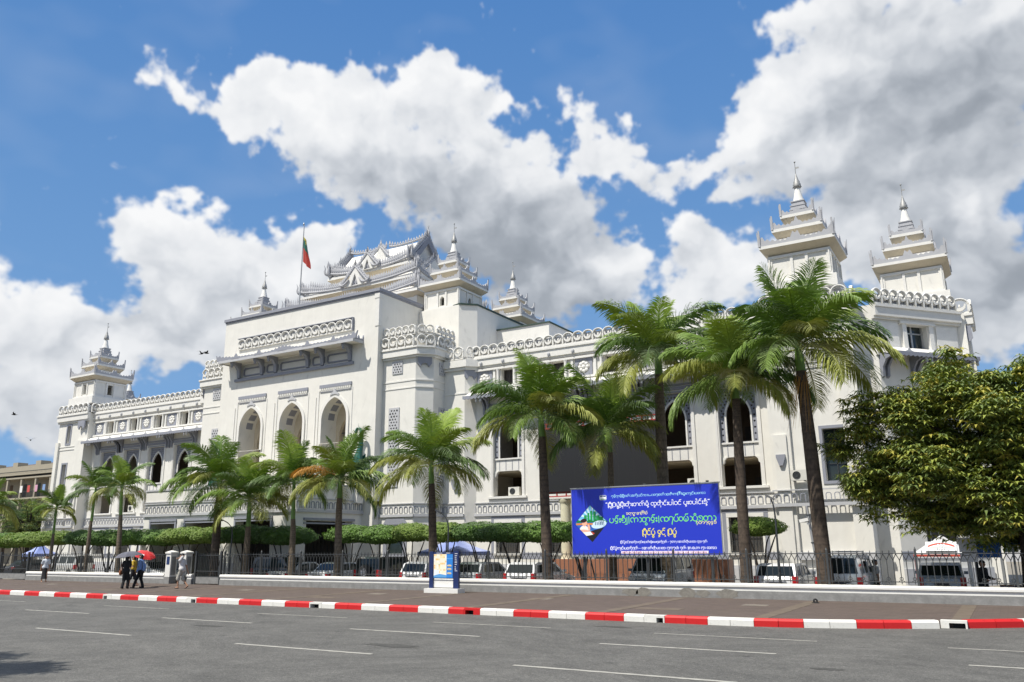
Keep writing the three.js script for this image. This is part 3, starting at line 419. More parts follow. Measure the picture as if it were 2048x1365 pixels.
// ---- portico
const PZ = -43.5, PX0 = XC - 8.15, PX1 = XC + 8.15, AX = [XC - 4.4, XC, XC + 4.3];
{
  const outer = AX.map((c) => arch(c, 1.2, 5.3, 11.15, 12.75, 10)), inner = AX.map((c) => arch(c, .86, 5.3, 10.2, 11.55, 10)), rec = rectH(XC - 6.3, XC + 5.75, 15.22, 16.36);
  H('portico_wall', [ext(rect(PX0, PX1, YD, 20.2), [...outer, rec], PZ - .35, PZ)], M.white);
  H('portico_mass', [ext(rect(PX0, PX1, YD, 20.2), AX.map((c) => arch(c, 1.2, 5.3, 11.15, 12.75, 10)), PZ - 1.5, PZ - .35), bx(PX0, PX0 + .5, YD, 13.6, -49, PZ - 1.5), bx(PX1 - .5, PX1, YD, 13.6, -49, PZ - 1.5), bx(PX0, PX1, 13.6, 20.2, -49, PZ - 1.5)], M.white);
  H('inner_arch', [ext(rect(PX0 + .3, PX1 - .3, 5.2, 13.6), inner, PZ - 1.75, PZ - 1.5)], M.cream);
  H('inner_wall', [bx(PX0 + .3, PX1 - .3, YD, 13.7, -49.2, -48.6)], M.inner); H('hall_floor', bx(PX0, PX1, 4.9, 5.2, -48.7, PZ - .1), M.cream);
  const doors = []; for (const c of AX) doors.push(bx(c - 1, c + 1, 5.3, 8.6, -48.6, -48.5)); HE('inner_door', doors, SHUT[1]);
  HE('hall_band', [bx(PX0 + .6, PX1 - .6, 9.3, 9.45, -48.6, -48.52), bx(PX0 + .6, PX1 - .6, 10.9, 11.0, -48.6, -48.52)], M.grey);
  H('coping', [bx(PX0 - .12, PX1 + .12, 20.2, 20.42, PZ - 5.5, PZ + .14), bx(PX0 - .05, PX1 + .05, 20.08, 20.2, PZ - 5.5, PZ + .06)], M.grey);
  HE('corner_pilaster', [bx(PX1 - .32, PX1 + .04, 17.6, 19.7, PZ - .32, PZ + .04), bx(PX1 - .4, PX1 + .07, 19.7, 20.05, PZ - .4, PZ + .07)], M.white2);
  AX.forEach((c, i) => {
    const o = H('portico_arch', ext(arch(c, 1.42, 9.4, 11.15, 13.02, 10).reverse(), [arch(c, 1.2, 9.42, 11.15, 12.75, 10)], PZ, PZ + .1), M.white2);
    H('arch_finial', [ext([[c - .42, 12.85], [c - .15, 12.95], [c + .15, 12.95], [c + .42, 12.85], [c + .36, 13.0], [c + .14, 13.14], [c, 13.38], [c - .14, 13.14], [c - .36, 13.0]], [], PZ + .02, PZ + .15)], M.pale, o);
    HE('arch_frame', [bx(c - 1.72, c - 1.58, 5.3, 13.35, PZ, PZ + .05), bx(c - 1.95, c - 1.86, 5.3, 12.9, PZ, PZ + .05), bx(c + 1.58, c + 1.66, 9, 13.35, PZ, PZ + .04)], M.white2, o);
    const de = [bx(c - 1.55, c + 1.55, 13.52, 13.76, PZ, PZ + .09), bx(c - 1.5, c + 1.5, 13.2, 13.26, PZ, PZ + .05)]; H('arch_lintel', de, M.grey, o);
    const dn = [bx(c - 1.5, c + 1.5, 13.26, 13.34, PZ, PZ + .07)]; for (let k = 0; k < 16; k++) dn.push(bx(c - 1.48 + k * .19, c - 1.36 + k * .19, 13.34, 13.5, PZ, PZ + .1)); H('dentils', dn, M.white2, o);
    // coffers on the intrados and jambs
    const cof = [], Hh = 1.6, a = 1.2, r = (a * a + Hh * Hh) / (2 * a), cc = -a + r, th = Math.acos((r - a) / r);
    for (const s of [-1, 1]) for (let k = 0; k < 3; k++) { const t = Math.PI - th * (k + .5) / 3, x = cc + (r - .012) * Math.cos(t), y = 11.15 + (r - .012) * Math.sin(t); const g = new THREE.BoxGeometry(.02, r * th / 3 * .72, .62).rotateZ(t).translate(s * x + c, y, PZ - .9); if (s > 0) { const g2 = new THREE.BoxGeometry(.02, r * th / 3 * .72, .62).rotateZ(-t).translate(-x + c, y, PZ - .9); cof.push(g2); } else cof.push(new THREE.BoxGeometry(.02, r * th / 3 * .72, .62).rotateZ(t).translate(x + c, y, PZ - .9)); }
    for (const s of [-1, 1]) for (const [y0, y1] of [[5.6, 7.0], [7.3, 8.6]]) cof.push(bx(c + s * 1.2 - .012, c + s * 1.2 + .012, y0, y1, PZ - 1.25, PZ - .6));
    HE('arch_coffer', cof, M.grey, o);
  });
  // recessed panels under the canopy
  const bk = H('recess_back', bx(XC - 6.3, XC + 5.75, 15.22, 16.36, PZ - .36, PZ - .34), M.white2);
  const pan = [], xs = [XC - 6.1, XC - 3.5, XC - 2.0, XC + 1.4, XC + 2.9, XC + 5.6]; for (let i = 0; i < 5; i++) { const a = xs[i] + .12, b = xs[i + 1] - .12; pan.push(ext([[a + .15, 15.45], [b - .15, 15.45], [b, 15.58], [b, 16.0], [b - .15, 16.14], [a + .15, 16.14], [a, 16.0], [a, 15.58]], [[[a + .24, 15.56], [a + .12, 15.64], [a + .12, 15.95], [a + .24, 16.03], [b - .24, 16.03], [b - .12, 15.95], [b - .12, 15.64], [b - .24, 15.56]]], PZ - .34, PZ - .27)); }
  for (const g of pan) H('recess_panel', g, M.grey, bk);
  H('recess_sill', [bx(XC - 6.5, XC + 5.95, 15.0, 15.22, PZ - .02, PZ + .16)], M.grey);
  // canopy with carved edge
  const c0 = XC - 7.35, c1 = XC + 6.75, zf = PZ + 1.05;
  const cn = H('portico_canopy', [bx(c0, c1, 16.5, 16.68, PZ, zf), bx(c0 + .2, c1 - .2, 16.68, 16.86, PZ, zf - .35), bx(c0 + .5, c1 - .5, 16.86, 17.05, PZ, zf - .7)], M.white2);
  H('canopy_fascia', [bx(c0 - .04, c1 + .04, 16.42, 16.62, zf, zf + .06), bx(c1, c1 + .06, 16.42, 16.62, PZ, zf), bx(c0 - .06, c0, 16.42, 16.62, PZ, zf)], M.pale, cn);
  const cr = []; cr.push(crestPlate(c1 - c0 + .5, .5, 40, 2).translate((c0 + c1) / 2, 16.62, zf)); for (let k = 0; k < 5; k++) { const x = c0 + (k + .75) * (c1 - c0) / 5.5; cr.push(ext([[x - .5, 16.6], [x + .5, 16.6], [x + .2, 16.78], [x, 17.05], [x - .2, 16.78]], [], zf - .04, zf + .06)); } cr.push(crestPlate(1.05, .45, 4, 5).rotateY(Math.PI / 2).translate(c1, 16.62, PZ + .52)); H('canopy_crest', cr, M.grey, cn);
  for (const x of xs) { H('canopy_bracket', [ext([[0, 15.25], [.14, 15.3], [.2, 15.9], [.45, 16.2], [.9, 16.36], [.9, 16.5], [0, 16.5]], [], -.14, .14).rotateY(-Math.PI / 2).translate(x, 0, PZ), lathe([[.001, 16.0], [.12, 16.08], [.09, 16.2], [.14, 16.3], [.14, 16.5]], 6).translate(x, 0, PZ + .82)], M.grey, cn); }
  H('frieze_back', bx(XC - 6.35, XC + 5.75, 17.6, 18.5, PZ - .1, PZ + .03), M.pale); frieze(XC - 6.35, 17.6, PZ + .02, 12.1, .88, 0, .8);
  H('frieze_cap', [bx(XC - 6.4, XC + 5.8, 18.5, 18.56, PZ, PZ + .2), bx(XC + 5.75, XC + 5.83, 17.55, 18.56, PZ, PZ + .2)], M.grey);
}
// ---- bay towers either side of the portico
for (const s of [1, -1]) {
  const X = (u) => XC + s * u, z = -44.2, lo = Math.min, w = (a, b) => [Math.min(X(a), X(b)), Math.max(X(a), X(b))];
  const pts = [[8.1, 0], [11.05, 0], [11.95, -.9], [11.95, -3.2], [8.1, -3.2]].map(([u, d]) => [X(u), -(z + d)]);
  const prism = (P, y0, y1) => new THREE.ExtrudeGeometry(shapeOf(s > 0 ? P.slice().reverse() : P), { depth: y1 - y0, bevelEnabled: false }).rotateX(-Math.PI / 2).translate(0, y0, 0);
  { const ev = new Evaluator(); ev.useGroups = false; const A0 = new Brush(plain(prism(pts, YD, 16.9))); A0.updateMatrixWorld(); let acc = A0; const cut = [bx(X(9.25) - .44, X(9.25) + .44, 6.12, 11.58, z - .6, z + .3), bx(X(9.45) - .44, X(9.45) + .44, 14.02, 14.9, z - .6, z + .3), bx(X(9.6) - .7, X(9.6) + .7, 1.7, 3.5, z - .3, z + .3)]; if (s > 0) cut.push(bx(X(11.95) - .6, X(11.95) + .3, 6.12, 11.58, z - 2.44, z - 1.56), bx(X(11.95) - .6, X(11.95) + .3, 13.92, 14.8, z - 2.44, z - 1.56)); for (const c of cut) { const B = new Brush(plain(c)); B.updateMatrixWorld(); acc = ev.evaluate(acc, B, SUBTRACTION); acc.updateMatrixWorld(); } H('bay_tower', acc.geometry, M.white); }
  const pil = [[11.9, -2.2], [13.7, -2.2], [14.35, -2.85], [14.35, -4], [11.9, -4]].map(([u, d]) => [X(u), -(z + d)]); H('bay_pier', prism(pil, YD, 15.15), M.white);
  const grow = (P, k, cx, cz) => P.map(([x, y]) => [x + Math.sign(x - cx) * k, y + (y < cz ? -k : k)]);
  const cx = X(10), cz = -(z - 1.6);
  H('cornice', [prism(grow(pts, .16, cx, cz), 15.05, 15.2), prism(grow(pts, .3, cx, cz), 15.2, 15.68), prism(grow(pts, .38, cx, cz), 15.68, 15.78), prism(grow(pil, .16, X(13.1), -(z - 3)), 14.2, 14.4), prism(grow(pil, .28, X(13.1), -(z - 3)), 14.4, 14.9)], M.white2);
  H('string_course', [prism(grow(pts, .04, cx, cz), 13.4, 13.5), prism(grow(pts, .04, cx, cz), 12.9, 12.98), prism(grow(pil, .04, X(13.1), -(z - 3)), 12.5, 12.6)], M.white2);
  const fx = w(8.15, 11.05);
  frieze(fx[0], 15.78, z + .2, 2.9, .9, 0); frieze(fx[0], 16.72, z + .02, 2.9, .72, 0, .58);
  if (s > 0) { frieze(X(11.2), 15.78, z + .1, 1.25, .9, Math.PI / 4, .62); frieze(X(12.12), 15.78, z - 1.0, 2.1, .9, Math.PI / 2); frieze(X(12.0), 16.72, z - 1.0, 2.1, .72, Math.PI / 2, .58); frieze(X(11.15), 16.72, z - .04, 1.1, .72, Math.PI / 4, .55); frieze(X(12.1), 14.95, z - 2.1, 1.6, .95, 0); frieze(X(13.8), 14.95, z - 2.25, .85, .95, Math.PI / 4, .43); }
  H('cornice_console', ext([[X(11.45) - .5, 15.1], [X(11.45) + .5, 15.1], [X(11.45) + .5, 14.6], [X(11.45) + .3, 14.35], [X(11.45) + .15, 14.6], [X(11.45) - .15, 14.6], [X(11.45) - .3, 14.35], [X(11.45) - .5, 14.6]], [], 0, .14).translate(-X(11.45), 0, 0).rotateY(s * Math.PI / 4).translate(X(11.5), 0, z - .42), M.grey);
  if (s > 0) H('cornice_console', ext([[-.45, 14.2], [.45, 14.2], [.45, 13.75], [.25, 13.5], [.12, 13.75], [-.12, 13.75], [-.25, 13.5], [-.45, 13.75]], [], 0, .14).rotateY(Math.PI / 4).translate(X(13.98), 0, z - 2.5), M.grey);
  const tall = HS('tracery_panel', TR_TALL, M.pale, X(9.25), 0, z + .02);
  const sqr = HS('tracery_panel', TR_SQ, M.pale, X(9.45), 0, z + .02);
  if (s > 0) { const t2 = HS('tracery_panel', TR_TALL, M.pale, X(11.97), 0, z - 2.0, Math.PI / 2); const t3 = HS('tracery_panel', TR_SQ, M.pale, X(11.97), -.1, z - 2.0, Math.PI / 2); }
  band(fx[0], z + .006, 2.95, 0); if (s > 0) { band(X(11.05), z - .02, 1.27, Math.PI / 4); band(X(11.956), z - .9, 1.3, Math.PI / 2); band(X(11.96), z - 2.19, 1.7, 0); }
  const gw = H('ground_window', [ext([[X(9.6) - .7, 1.7], [X(9.6) + .7, 1.7], [X(9.6) + .7, 3.3], [X(9.6) + .5, 3.6], [X(9.6) - .5, 3.6], [X(9.6) - .7, 3.3]], [], z - .25, z - .22)], M.glass); H('window_frame', ext([[X(9.6) - 1, 1.5], [X(9.6) + 1, 1.5], [X(9.6) + 1, 3.7], [X(9.6) + .75, 4.0], [X(9.6) - .75, 4.0], [X(9.6) - 1, 3.7]], [[[X(9.6) - .7, 1.7], [X(9.6) - .7, 3.3], [X(9.6) - .5, 3.6], [X(9.6) + .5, 3.6], [X(9.6) + .7, 3.3], [X(9.6) + .7, 1.7]]], z, z + .05), M.grey, gw);
  H('plinth', [prism(grow(pts, .14, cx, cz), YD, .85)], M.pale);
  H('wall_bracket', [ext([[X(13) - .3, 6.6], [X(13) + .3, 6.6], [X(13) + .3, 6.4], [X(13) + .12, 5.9], [X(13) - .12, 5.9], [X(13) - .3, 6.4]], [], z - 2.2, z - 2.02)], M.grey);
  // attic block behind, carrying the spire tower
  H('attic_block', [prism([[8.2, -4], [11.9, -4], [12.9, -5], [12.9, -12], [8.2, -12]].map(([u, d]) => [X(u), -(z + d)]), 14, 19.75)], M.white);
  H('attic_coping', prism([[11.2, -4.2], [12.0, -3.95], [12.98, -4.95], [12.98, -12], [11.2, -12]].map(([u, d]) => [X(u), -(z + d)]), 19.75, 19.87), M.roofG);
  H('rear_block', bx(...w(11, 17.5), 14, 18.4, -62, -52), M.white); H('rear_coping', bx(...w(11, 17.6), 18.4, 18.5, -62, -51.9), M.roofG);
}
H('centre_block', bx(XC - 8.05, XC + 8.05, 12, 19.7, -62, -49.0), M.white);
// ---- carved pavilion roof over the centre
{
  const Z0 = -54, sp = plain(new THREE.OctahedronGeometry(1).scale(.13, .36, .07)), flames = [], rails = [];
  function crestRun(a, b, h, rise, step, list = flames, mid = 0) {
    const d = b.clone().sub(a), n = Math.max(3, Math.round(d.length() / step)), ang = Math.atan2(-d.z, d.x); let prev = null;
    for (let i = 0; i <= n; i++) { const t = i / n, e = Math.pow(Math.abs(2 * t - 1), 3), p = a.clone().addScaledVector(d, t); p.y += rise * e + mid * Math.exp(-(((t - .5) / .08) ** 2)); const s = h * (.75 + .55 * e + .4 * Math.exp(-(((t - .5) / .06) ** 2))); list.push(moved(sp.clone().scale(1, s, 1).rotateY(ang), p.x, p.y + .34 * s * .7, p.z)); if (prev) rails.push(bar(prev, p, .11, 4)); prev = p; }
  }
  function horn(p, dx, dz, s) { const q = [V(-dx * .2, -.05, -dz * .2), V(dx * .2, .1, dz * .2), V(dx * .38, .45, dz * .38), V(dx * .34, .85, dz * .34), V(dx * .5, 1.3, dz * .5)].map((v) => v.multiplyScalar(s).add(p)); flames.push(plain(sweep(q, [.12 * s, .17 * s, .13 * s, .08 * s, .01], 5))); for (let i = 0; i < 9; i++) { const f = i / 9, a = i * 2.4; flames.push(moved(sp, p.x - dx * .55 * f + Math.cos(a) * .12, p.y + .35 + .55 * (1 - f), p.z - dz * .55 * f + Math.sin(a) * .12, a)); } }
  const tiers = [[7.3, 5.0, 21.6, 22.3], [6.5, 4.1, 23.2, 23.85], [4.75, 2.6, 25.1, 25.75]];
  const rf = H('pavilion_roof', [bx(XC - 6.9, XC + 6.9, 14, 21.7, Z0 - 5, Z0 + 4.5), bx(XC - 5.9, XC + 5.9, 21.6, 23.4, Z0 - 4, Z0 + 3.5), bx(XC - 4.4, XC + 4.4, 23.4, 25.2, Z0 - 2.6, Z0 + 2.2)], M.white2);
  tiers.forEach(([hx, hz, y, y2], i) => {
    const so = new THREE.CylinderGeometry(1, .9, 1, 4, 1).rotateY(Math.PI / 4).scale(hx * 1.4142, .32, hz * 1.4142).translate(XC, y + .16, Z0);
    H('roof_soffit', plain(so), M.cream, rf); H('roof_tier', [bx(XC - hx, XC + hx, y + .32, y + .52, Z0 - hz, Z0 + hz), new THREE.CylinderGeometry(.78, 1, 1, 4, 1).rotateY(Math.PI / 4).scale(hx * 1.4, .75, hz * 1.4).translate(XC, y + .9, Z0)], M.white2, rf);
    const yy = y + .58, c = [V(XC - hx, yy, Z0 + hz), V(XC + hx, yy, Z0 + hz), V(XC + hx, yy, Z0 - hz), V(XC - hx, yy, Z0 - hz)];
    for (let k = 0; k < 4; k++) crestRun(c[k], c[(k + 1) % 4], 1.35, .45, .24, flames, k === 0 || k === 2 ? .0 : .3);
    for (let k = 0; k < 4; k++) horn(c[k].clone().add(V(0, .3, 0)), [-.7, .7, .7, -.7][k], [.7, .7, -.7, -.7][k], .72);
    // second row of crockets up the slope
    for (const q of [.45]) { crestRun(V(XC - hx * .9, yy + q, Z0 + hz * .86), V(XC + hx * .9, yy + q, Z0 + hz * .86), .95, .45, .27); }
  });
  // dormer gables in the middle of the front
  for (const [y, z, s] of [[23.75, Z0 + 4.15, 1.15], [25.65, Z0 + 2.65, 1.0]]) {
    H('dormer_gable', [ext([[-1.0 * s, 0], [1.0 * s, 0], [.45 * s, .75 * s], [0, 1.5 * s], [-.45 * s, .75 * s]], [[[-.36 * s, .02], [0, .95 * s], [.36 * s, .02]]], -.9, .12).translate(XC, y, z)], M.white2, rf);
    for (const q of [-1, 1]) { crestRun(V(XC, y + 1.5 * s, z + .1), V(XC + q * 1.35 * s, y + .1, z + .1), .9, 0, .24); flames.push(plain(sweep([V(XC + q * .5 * s, y + .5 * s, z + .2), V(XC + q * .95 * s, y + .15, z + .25), V(XC + q * 1.3 * s, y + .22, z + .2), V(XC + q * 1.5 * s, y + .6, z + .15)], [.08, .12, .1, .02], 5))); }
  }
  // top gabled roof, ridge along x
  const hx = 4.25, y0 = 26.0, y1 = 28.35, gz = 2.1, tri = [[-gz, y0], [gz, y0], [gz * .55, y0 + .9], [0, y1], [-gz * .55, y0 + .9]];
  H('gable_roof', [ext(tri, [], -hx, hx).rotateY(Math.PI / 2).translate(XC, 0, Z0)], M.white2, rf);
  for (const s of [-1, 1]) {
    const x = XC + s * (hx + .25); H('bargeboard', ext([[-gz - .5, y0 - .2], [-gz - .1, y0 - .3], [-gz * .5, y0 + .7], [0, y1 - .35], [gz * .5, y0 + .7], [gz + .1, y0 - .3], [gz + .5, y0 - .2], [gz * .6, y0 + 1.15], [0, y1 + .35], [-gz * .6, y0 + 1.15]], [], -.12, .12).rotateY(Math.PI / 2).translate(x, 0, Z0), M.grey, rf);
    for (const q of [-1, 1]) { crestRun(V(x, y1 + .3, Z0), V(x, y0 - .1, Z0 + q * (gz + .45)), 1.3, 0, .26); horn(V(x, y0 - .2, Z0 + q * (gz + .4)), 0, q * .7, 1.1); }
    flames.push(plain(sweep([V(x, y1 + .3, Z0), V(x + s * .12, y1 + .7, Z0), V(x - s * .02, y1 + 1.0, Z0), V(x + s * .12, y1 + 1.35, Z0)], [.12, .1, .07, .01], 5)));
    crestRun(V(XC + s * .2, y1 + .05, Z0), V(x, y1 + .3, Z0), .8, .2, .3);
    // lower flank gable on the end
    H('end_gable', ext([[-2.6, 23.9], [2.6, 23.9], [1.3, 25.0], [0, 26.4], [-1.3, 25.0]], [], -.15, .15).rotateY(Math.PI / 2).translate(XC + s * 5.2, 0, Z0), M.white2, rf);
    for (const q of [-1, 1]) crestRun(V(XC + s * 5.3, 26.4, Z0), V(XC + s * 5.3, 23.9, Z0 + q * 2.9), 1.2, 0, .28);
  }
  crestRun(V(XC - 1.1, 27.2, Z0 + 1.2), V(XC, 28.3, Z0 + 1.0), .9, 0, .25); crestRun(V(XC, 28.3, Z0 + 1.0), V(XC + 1.1, 27.2, Z0 + 1.2), .9, 0, .25); H('ridge_gable', ext([[-1.1, 26.4], [1.1, 26.4], [0, 28.2]], [], 0, 1.2).translate(XC, 0, Z0 - .1), M.white2, rf);
  H('roof_flames', flames, M.carved, rf, { kind: 'stuff' }); H('crest_rail', rails, M.carved, rf);
}
// ---- porte-cochere in front of the portico
{
  const z = -37.3, x0 = -52.85, x1 = -38.0, op = [[-52.0, -49.4], [-48.3, -45.4], [-43.3, -40.1]];
  H('podium_wall', [ext(rect(x0, x1, YD, 6.1), op.map(([a, b]) => rectH(a, b, YD + .02, 3.95)), z - .6, z)], M.white);
  HE('podium_side', [ext(rect(0, 5.6, YD, 6.1), [rectH(.35, 4.6, YD + .02, 3.8)], -.6, 0).rotateY(Math.PI / 2).translate(x1, 0, z - .6), bx(x0, x0 + .6, YD, 6.1, PZ, z - .6)], M.white);
  H('terrace_floor', bx(x0 + .5, x1 - .5, 4.1, 5.1, PZ, z - .5), M.cream);
  H('podium_coping', [bx(x0 - .05, x1 + .05, 6.1, 6.2, z - .65, z + .06), bx(x1 - .6, x1 + .06, 6.1, 6.2, PZ, z - .65), bx(x0, x1, 5.3, 5.36, z, z + .06)], M.pale);
  band(x0, z + .004, x1 - x0, 0, 4.45); band(x1 + .004, z, 6.2, Math.PI / 2, 4.45);
  for (const [a, b] of op) { HE('opening_lintel', [bx(a - .15, b + .15, 3.98, 4.12, z, z + .1), bx(a - .15, b + .15, 3.82, 3.9, z, z + .06), bx(a - .15, a, 3.4, 3.98, z, z + .08), bx(b, b + .15, 3.4, 3.98, z, z + .08)], M.grey); }
  HE('opening_lintel', [bx(x1, x1 + .1, 3.83, 3.98, z - 5.4, z - .7), bx(x1, x1 + .06, 3.6, 3.7, z - 5.4, z - .7)], M.grey);
  HE('podium_plinth', [bx(x0 - .05, op[0][0], YD, 1.2, z, z + .06), bx(op[0][1], op[1][0], YD, 1.2, z, z + .06), bx(op[1][1], op[2][0], YD, 1.2, z, z + .06), bx(op[2][1], x1 + .05, YD, 1.2, z, z + .06)], M.pale);
  H('entrance_grille', Array.from({ length: 40 }, (_, i) => bx(x0 + 1 + i * .34, x0 + 1.03 + i * .34, YD, 3.6, PZ + .1, PZ + .13)), M.iron); H('entrance_door', bx(x0 + .6, x1 - .6, YD, 4.1, PZ, PZ + .06), SHUT[1]);
}
// wall-mounted air conditioners and a camera on the right part of the hall
function acUnit(x, y, z, label) { const o = thing('air_conditioner', label, 'air conditioner', [x, y, z], 0, 'air conditioners on the hall'); part('casing', bx(-.42, .42, 0, .56, 0, .3), surf(.66, .65, .6, .6, .5, { map: grainTex }), o); part('fan_grille', [new THREE.TorusGeometry(.2, .015, 4, 14).translate(-.1, .28, .31), new THREE.TorusGeometry(.11, .012, 4, 12).translate(-.1, .28, .31), new THREE.CircleGeometry(.2, 14).translate(-.1, .28, .302)], M.iron, o); part('bracket', [bx(-.3, -.26, -.06, 0, -.25, .3), bx(.26, .3, -.06, 0, -.25, .3)], M.iron, o); }
acUnit(-9.4, 5.45, -46.0, 'white air conditioner on the corner tower beside a palm trunk'); acUnit(-15.7, 5.4, -47.6, 'air conditioner inside the opening above the blue billboard'); acUnit(-28.1, 5.4, -47.5, 'air conditioner on the sill behind the leaning palm'); acUnit(-69, 5.45, -47.5, 'air conditioner in the dark bay of the far wing');
console.log('hall done');
// ---------------------------------------------------------------- vegetation
function triMesh(pos, nor, col) { const g = new THREE.BufferGeometry(); g.setAttribute('position', new THREE.Float32BufferAttribute(pos, 3)); if (nor) g.setAttribute('normal', new THREE.Float32BufferAttribute(nor, 3)); if (col) g.setAttribute('color', new THREE.Float32BufferAttribute(col, 3)); if (!nor) g.computeVertexNormals(); return g; }
const leafMat = (r, g, b, rough = .5, tr = .28, o = {}) => new THREE.MeshPhysicalMaterial({ color: new THREE.Color().setRGB(r, g, b), roughness: .55 + rough * .5, clearcoat: .22, clearcoatRoughness: .35, transmission: tr, thickness: 0, side: THREE.DoubleSide, ...o });
const PALM = [leafMat(.15, .25, .018, .36), leafMat(.085, .165, .015, .34), leafMat(.215, .29, .024, .38), leafMat(.26, .285, .033, .40), leafMat(.46, .23, .03, .6, .2), leafMat(.30, .42, .04, .45, .4)];
const barkTex = noiseTex(256, (u, v) => { const ring = Math.pow(.5 + .5 * Math.sin(v * TW * 9 + tile(u, v, 1, 4, 3) * 2), 8) * .10, c = .72 + tile(u, v, 2, 14, 5) * .28 + tile(u, v * .3, 5, 2, 3) * .12 - ring + (rt0() - .5) * .08; return [c, c * .97, c * .92]; });
const palmBark = std(.27, .225, .175, .9, { map: barkTex, bumpMap: barkTex, bumpScale: .02 }), palmBarkD = std(.16, .125, .10, .9, { map: barkTex, bumpMap: barkTex, bumpScale: .02 });
const shaft = std(.12, .22, .04, .45);
function frond(len, e0, droop, r, hang) {                               // in the plane z = 0, growing along +x; leaflets both sides
  const N = 40, pos = [], nor = []; let p = V(0, 0, 0), e = e0; const P = [], T = [];
  for (let i = 0; i <= N; i++) { P.push(p.clone()); T.push(V(Math.cos(e), Math.sin(e), 0)); p = p.clone().addScaledVector(V(Math.cos(e), Math.sin(e), 0), len / N); e -= droop / N * (.35 + 1.5 * i / N); }
  const tri = (a, b, c) => { pos.push(a.x, a.y, a.z, b.x, b.y, b.z, c.x, c.y, c.z); };
  for (let i = 0; i < N; i += 2) { const w = .045 * (1 - i / N) + .008, a = P[i], b = P[i + 2], up = V(-T[i].y, T[i].x, 0); const s = V(0, 0, w); tri(a.clone().add(s), b.clone().add(s), a.clone().addScaledVector(up, w)); tri(b.clone().add(s), b.clone().addScaledVector(up, w), a.clone().addScaledVector(up, w)); tri(a.clone().sub(s), a.clone().addScaledVector(up, w), b.clone().sub(s)); tri(b.clone().sub(s), a.clone().addScaledVector(up, w), b.clone().addScaledVector(up, w)); }
  for (let i = 5; i <= N; i++) for (const s of [-1, 1]) for (const k of [0, .34, .67]) {
    const t = (i + k) / N; if (t > 1) continue; const a = P[Math.min(N, i)].clone().addScaledVector(T[Math.min(N, i)], k * len / N), tt = T[Math.min(N, i)], up = V(-tt.y, tt.x, 0);
    const L = len * .33 * Math.pow(Math.sin(Math.PI * (.16 + .80 * t)), .6) * (.82 + r() * .36), wd = .020 * (.75 + .5 * Math.sin(Math.PI * t)) * Math.max(.7, len / 3.2), fwdK = .45 + .75 * t + (r() - .5) * .3, lift = (.35 - .25 * t) * (k ? 1 : -.5) + (r() - .5) * .35;
    const d = V(0, 0, s).addScaledVector(tt, fwdK).addScaledVector(up, lift).normalize(), q = a.clone().addScaledVector(d, L * .45), d2 = d.clone().add(V(0, -hang * (.8 + r() * .5), 0)).normalize(), m = q.clone().addScaledVector(d2, L * .33), d3 = d2.clone().add(V(0, -hang * .9, 0)).normalize(), tip = m.clone().addScaledVector(d3, L * .26);
    const w = tt.clone().addScaledVector(up, .3).normalize().multiplyScalar(wd);
    const A = a.clone().addScaledVector(w, -.5), B = a.clone().addScaledVector(w, .5), C = q.clone().sub(w), D = q.clone().add(w), E = m.clone().addScaledVector(w, -.8), F = m.clone().addScaledVector(w, .8);
    tri(A, C, B); tri(B, C, D); tri(C, E, D); tri(D, E, F); tri(E, tip, F);
  }
  return triMesh(pos);
}
function palm(i, px, h, o) {                                            // px: where the trunk meets the fence line in the photograph; h: height of the crown's base
  const r = mulberry(100 + i * 7), z = o.z ?? -33.4, x = o.x ?? xAt(px, z, 1110), lean = (o.top !== undefined ? xAt(o.top, z, o.ty ?? 900) - x : 0);
  const t = thing('palm_tree', o.label, 'palm tree', [x, YD - .01, z], 0, 'royal palms along the fence'), R0 = (o.r ?? .22) * .84, cs = o.cs ?? 1.2, hh = h - .5 - YD;
  const tp = (f) => V(lean * f * (.6 + .4 * f), hh * f, (r() - .5) * .03);
  const pts = [0, .15, .4, .7, .9, 1].map((f) => tp(f * (1 - cs / hh * .8)));
  part('trunk', sweep(pts, [R0 * 1.25, R0 * 1.08, R0, R0 * .92, R0 * .8, R0 * .72], 10), o.dark ? palmBarkD : palmBark, t);
  const c0 = pts[5], c1 = V(lean, hh, 0);
  part('crownshaft', sweep([c0.clone().add(V(0, -.1, 0)), c0.clone().lerp(c1, .5), c1, c1.clone().add(V(0, .35, 0))], [R0 * .70, R0 * .66, R0 * .5, R0 * .25], 9), shaft, t);
  const n = (o.n ?? 15) + 4, L = (o.len ?? 2.9) * 1.12; 
  for (let k = 0; k < n; k++) {
    const f = k / (n - 1), az = k * 2.39996 + i * 1.3 + (r() - .5) * .4, e0 = (f < .14 ? 80 - f * 60 : 62 - 78 * (f - .14)) * rad + (r() - .5) * .2, dr = (f < .14 ? .45 : 1.05 + .35 * f) + (r() - .5) * .25;
    const g = frond(L * (.82 + r() * .26) * (f < .1 ? .85 : 1), e0, dr, r, .35 + .35 * f);
    let m = PALM[f < .12 ? (r() < .6 ? 5 : 0) : f < .5 ? [0, 2, 1][k % 3] : f > .82 && r() < .5 ? 3 : [1, 0, 3][k % 3]]; if (o.dry === k) m = PALM[4];
    g.rotateY(az).translate(c1.x, c1.y - .12 + .3 * (1 - f), c1.z); part('frond', g, m, t, o.dry === k ? { label: 'orange dried frond' } : undefined);
  }
  if (o.hang) { const g = []; for (let k = 0; k < 26; k++) { const a = r() * 6.28, b = V(c0.x + Math.cos(a) * R0 * .8, c0.y - r() * .5, Math.sin(a) * R0 * .8); g.push(bar(b, b.clone().add(V(Math.cos(a) * .35 - .25, -1.2 - r() * 1.2, Math.sin(a) * .3)), .012, 3, .003)); } part('dead_fibre', g, PALM[4], t, { kind: 'stuff' }); }
  return t;
}
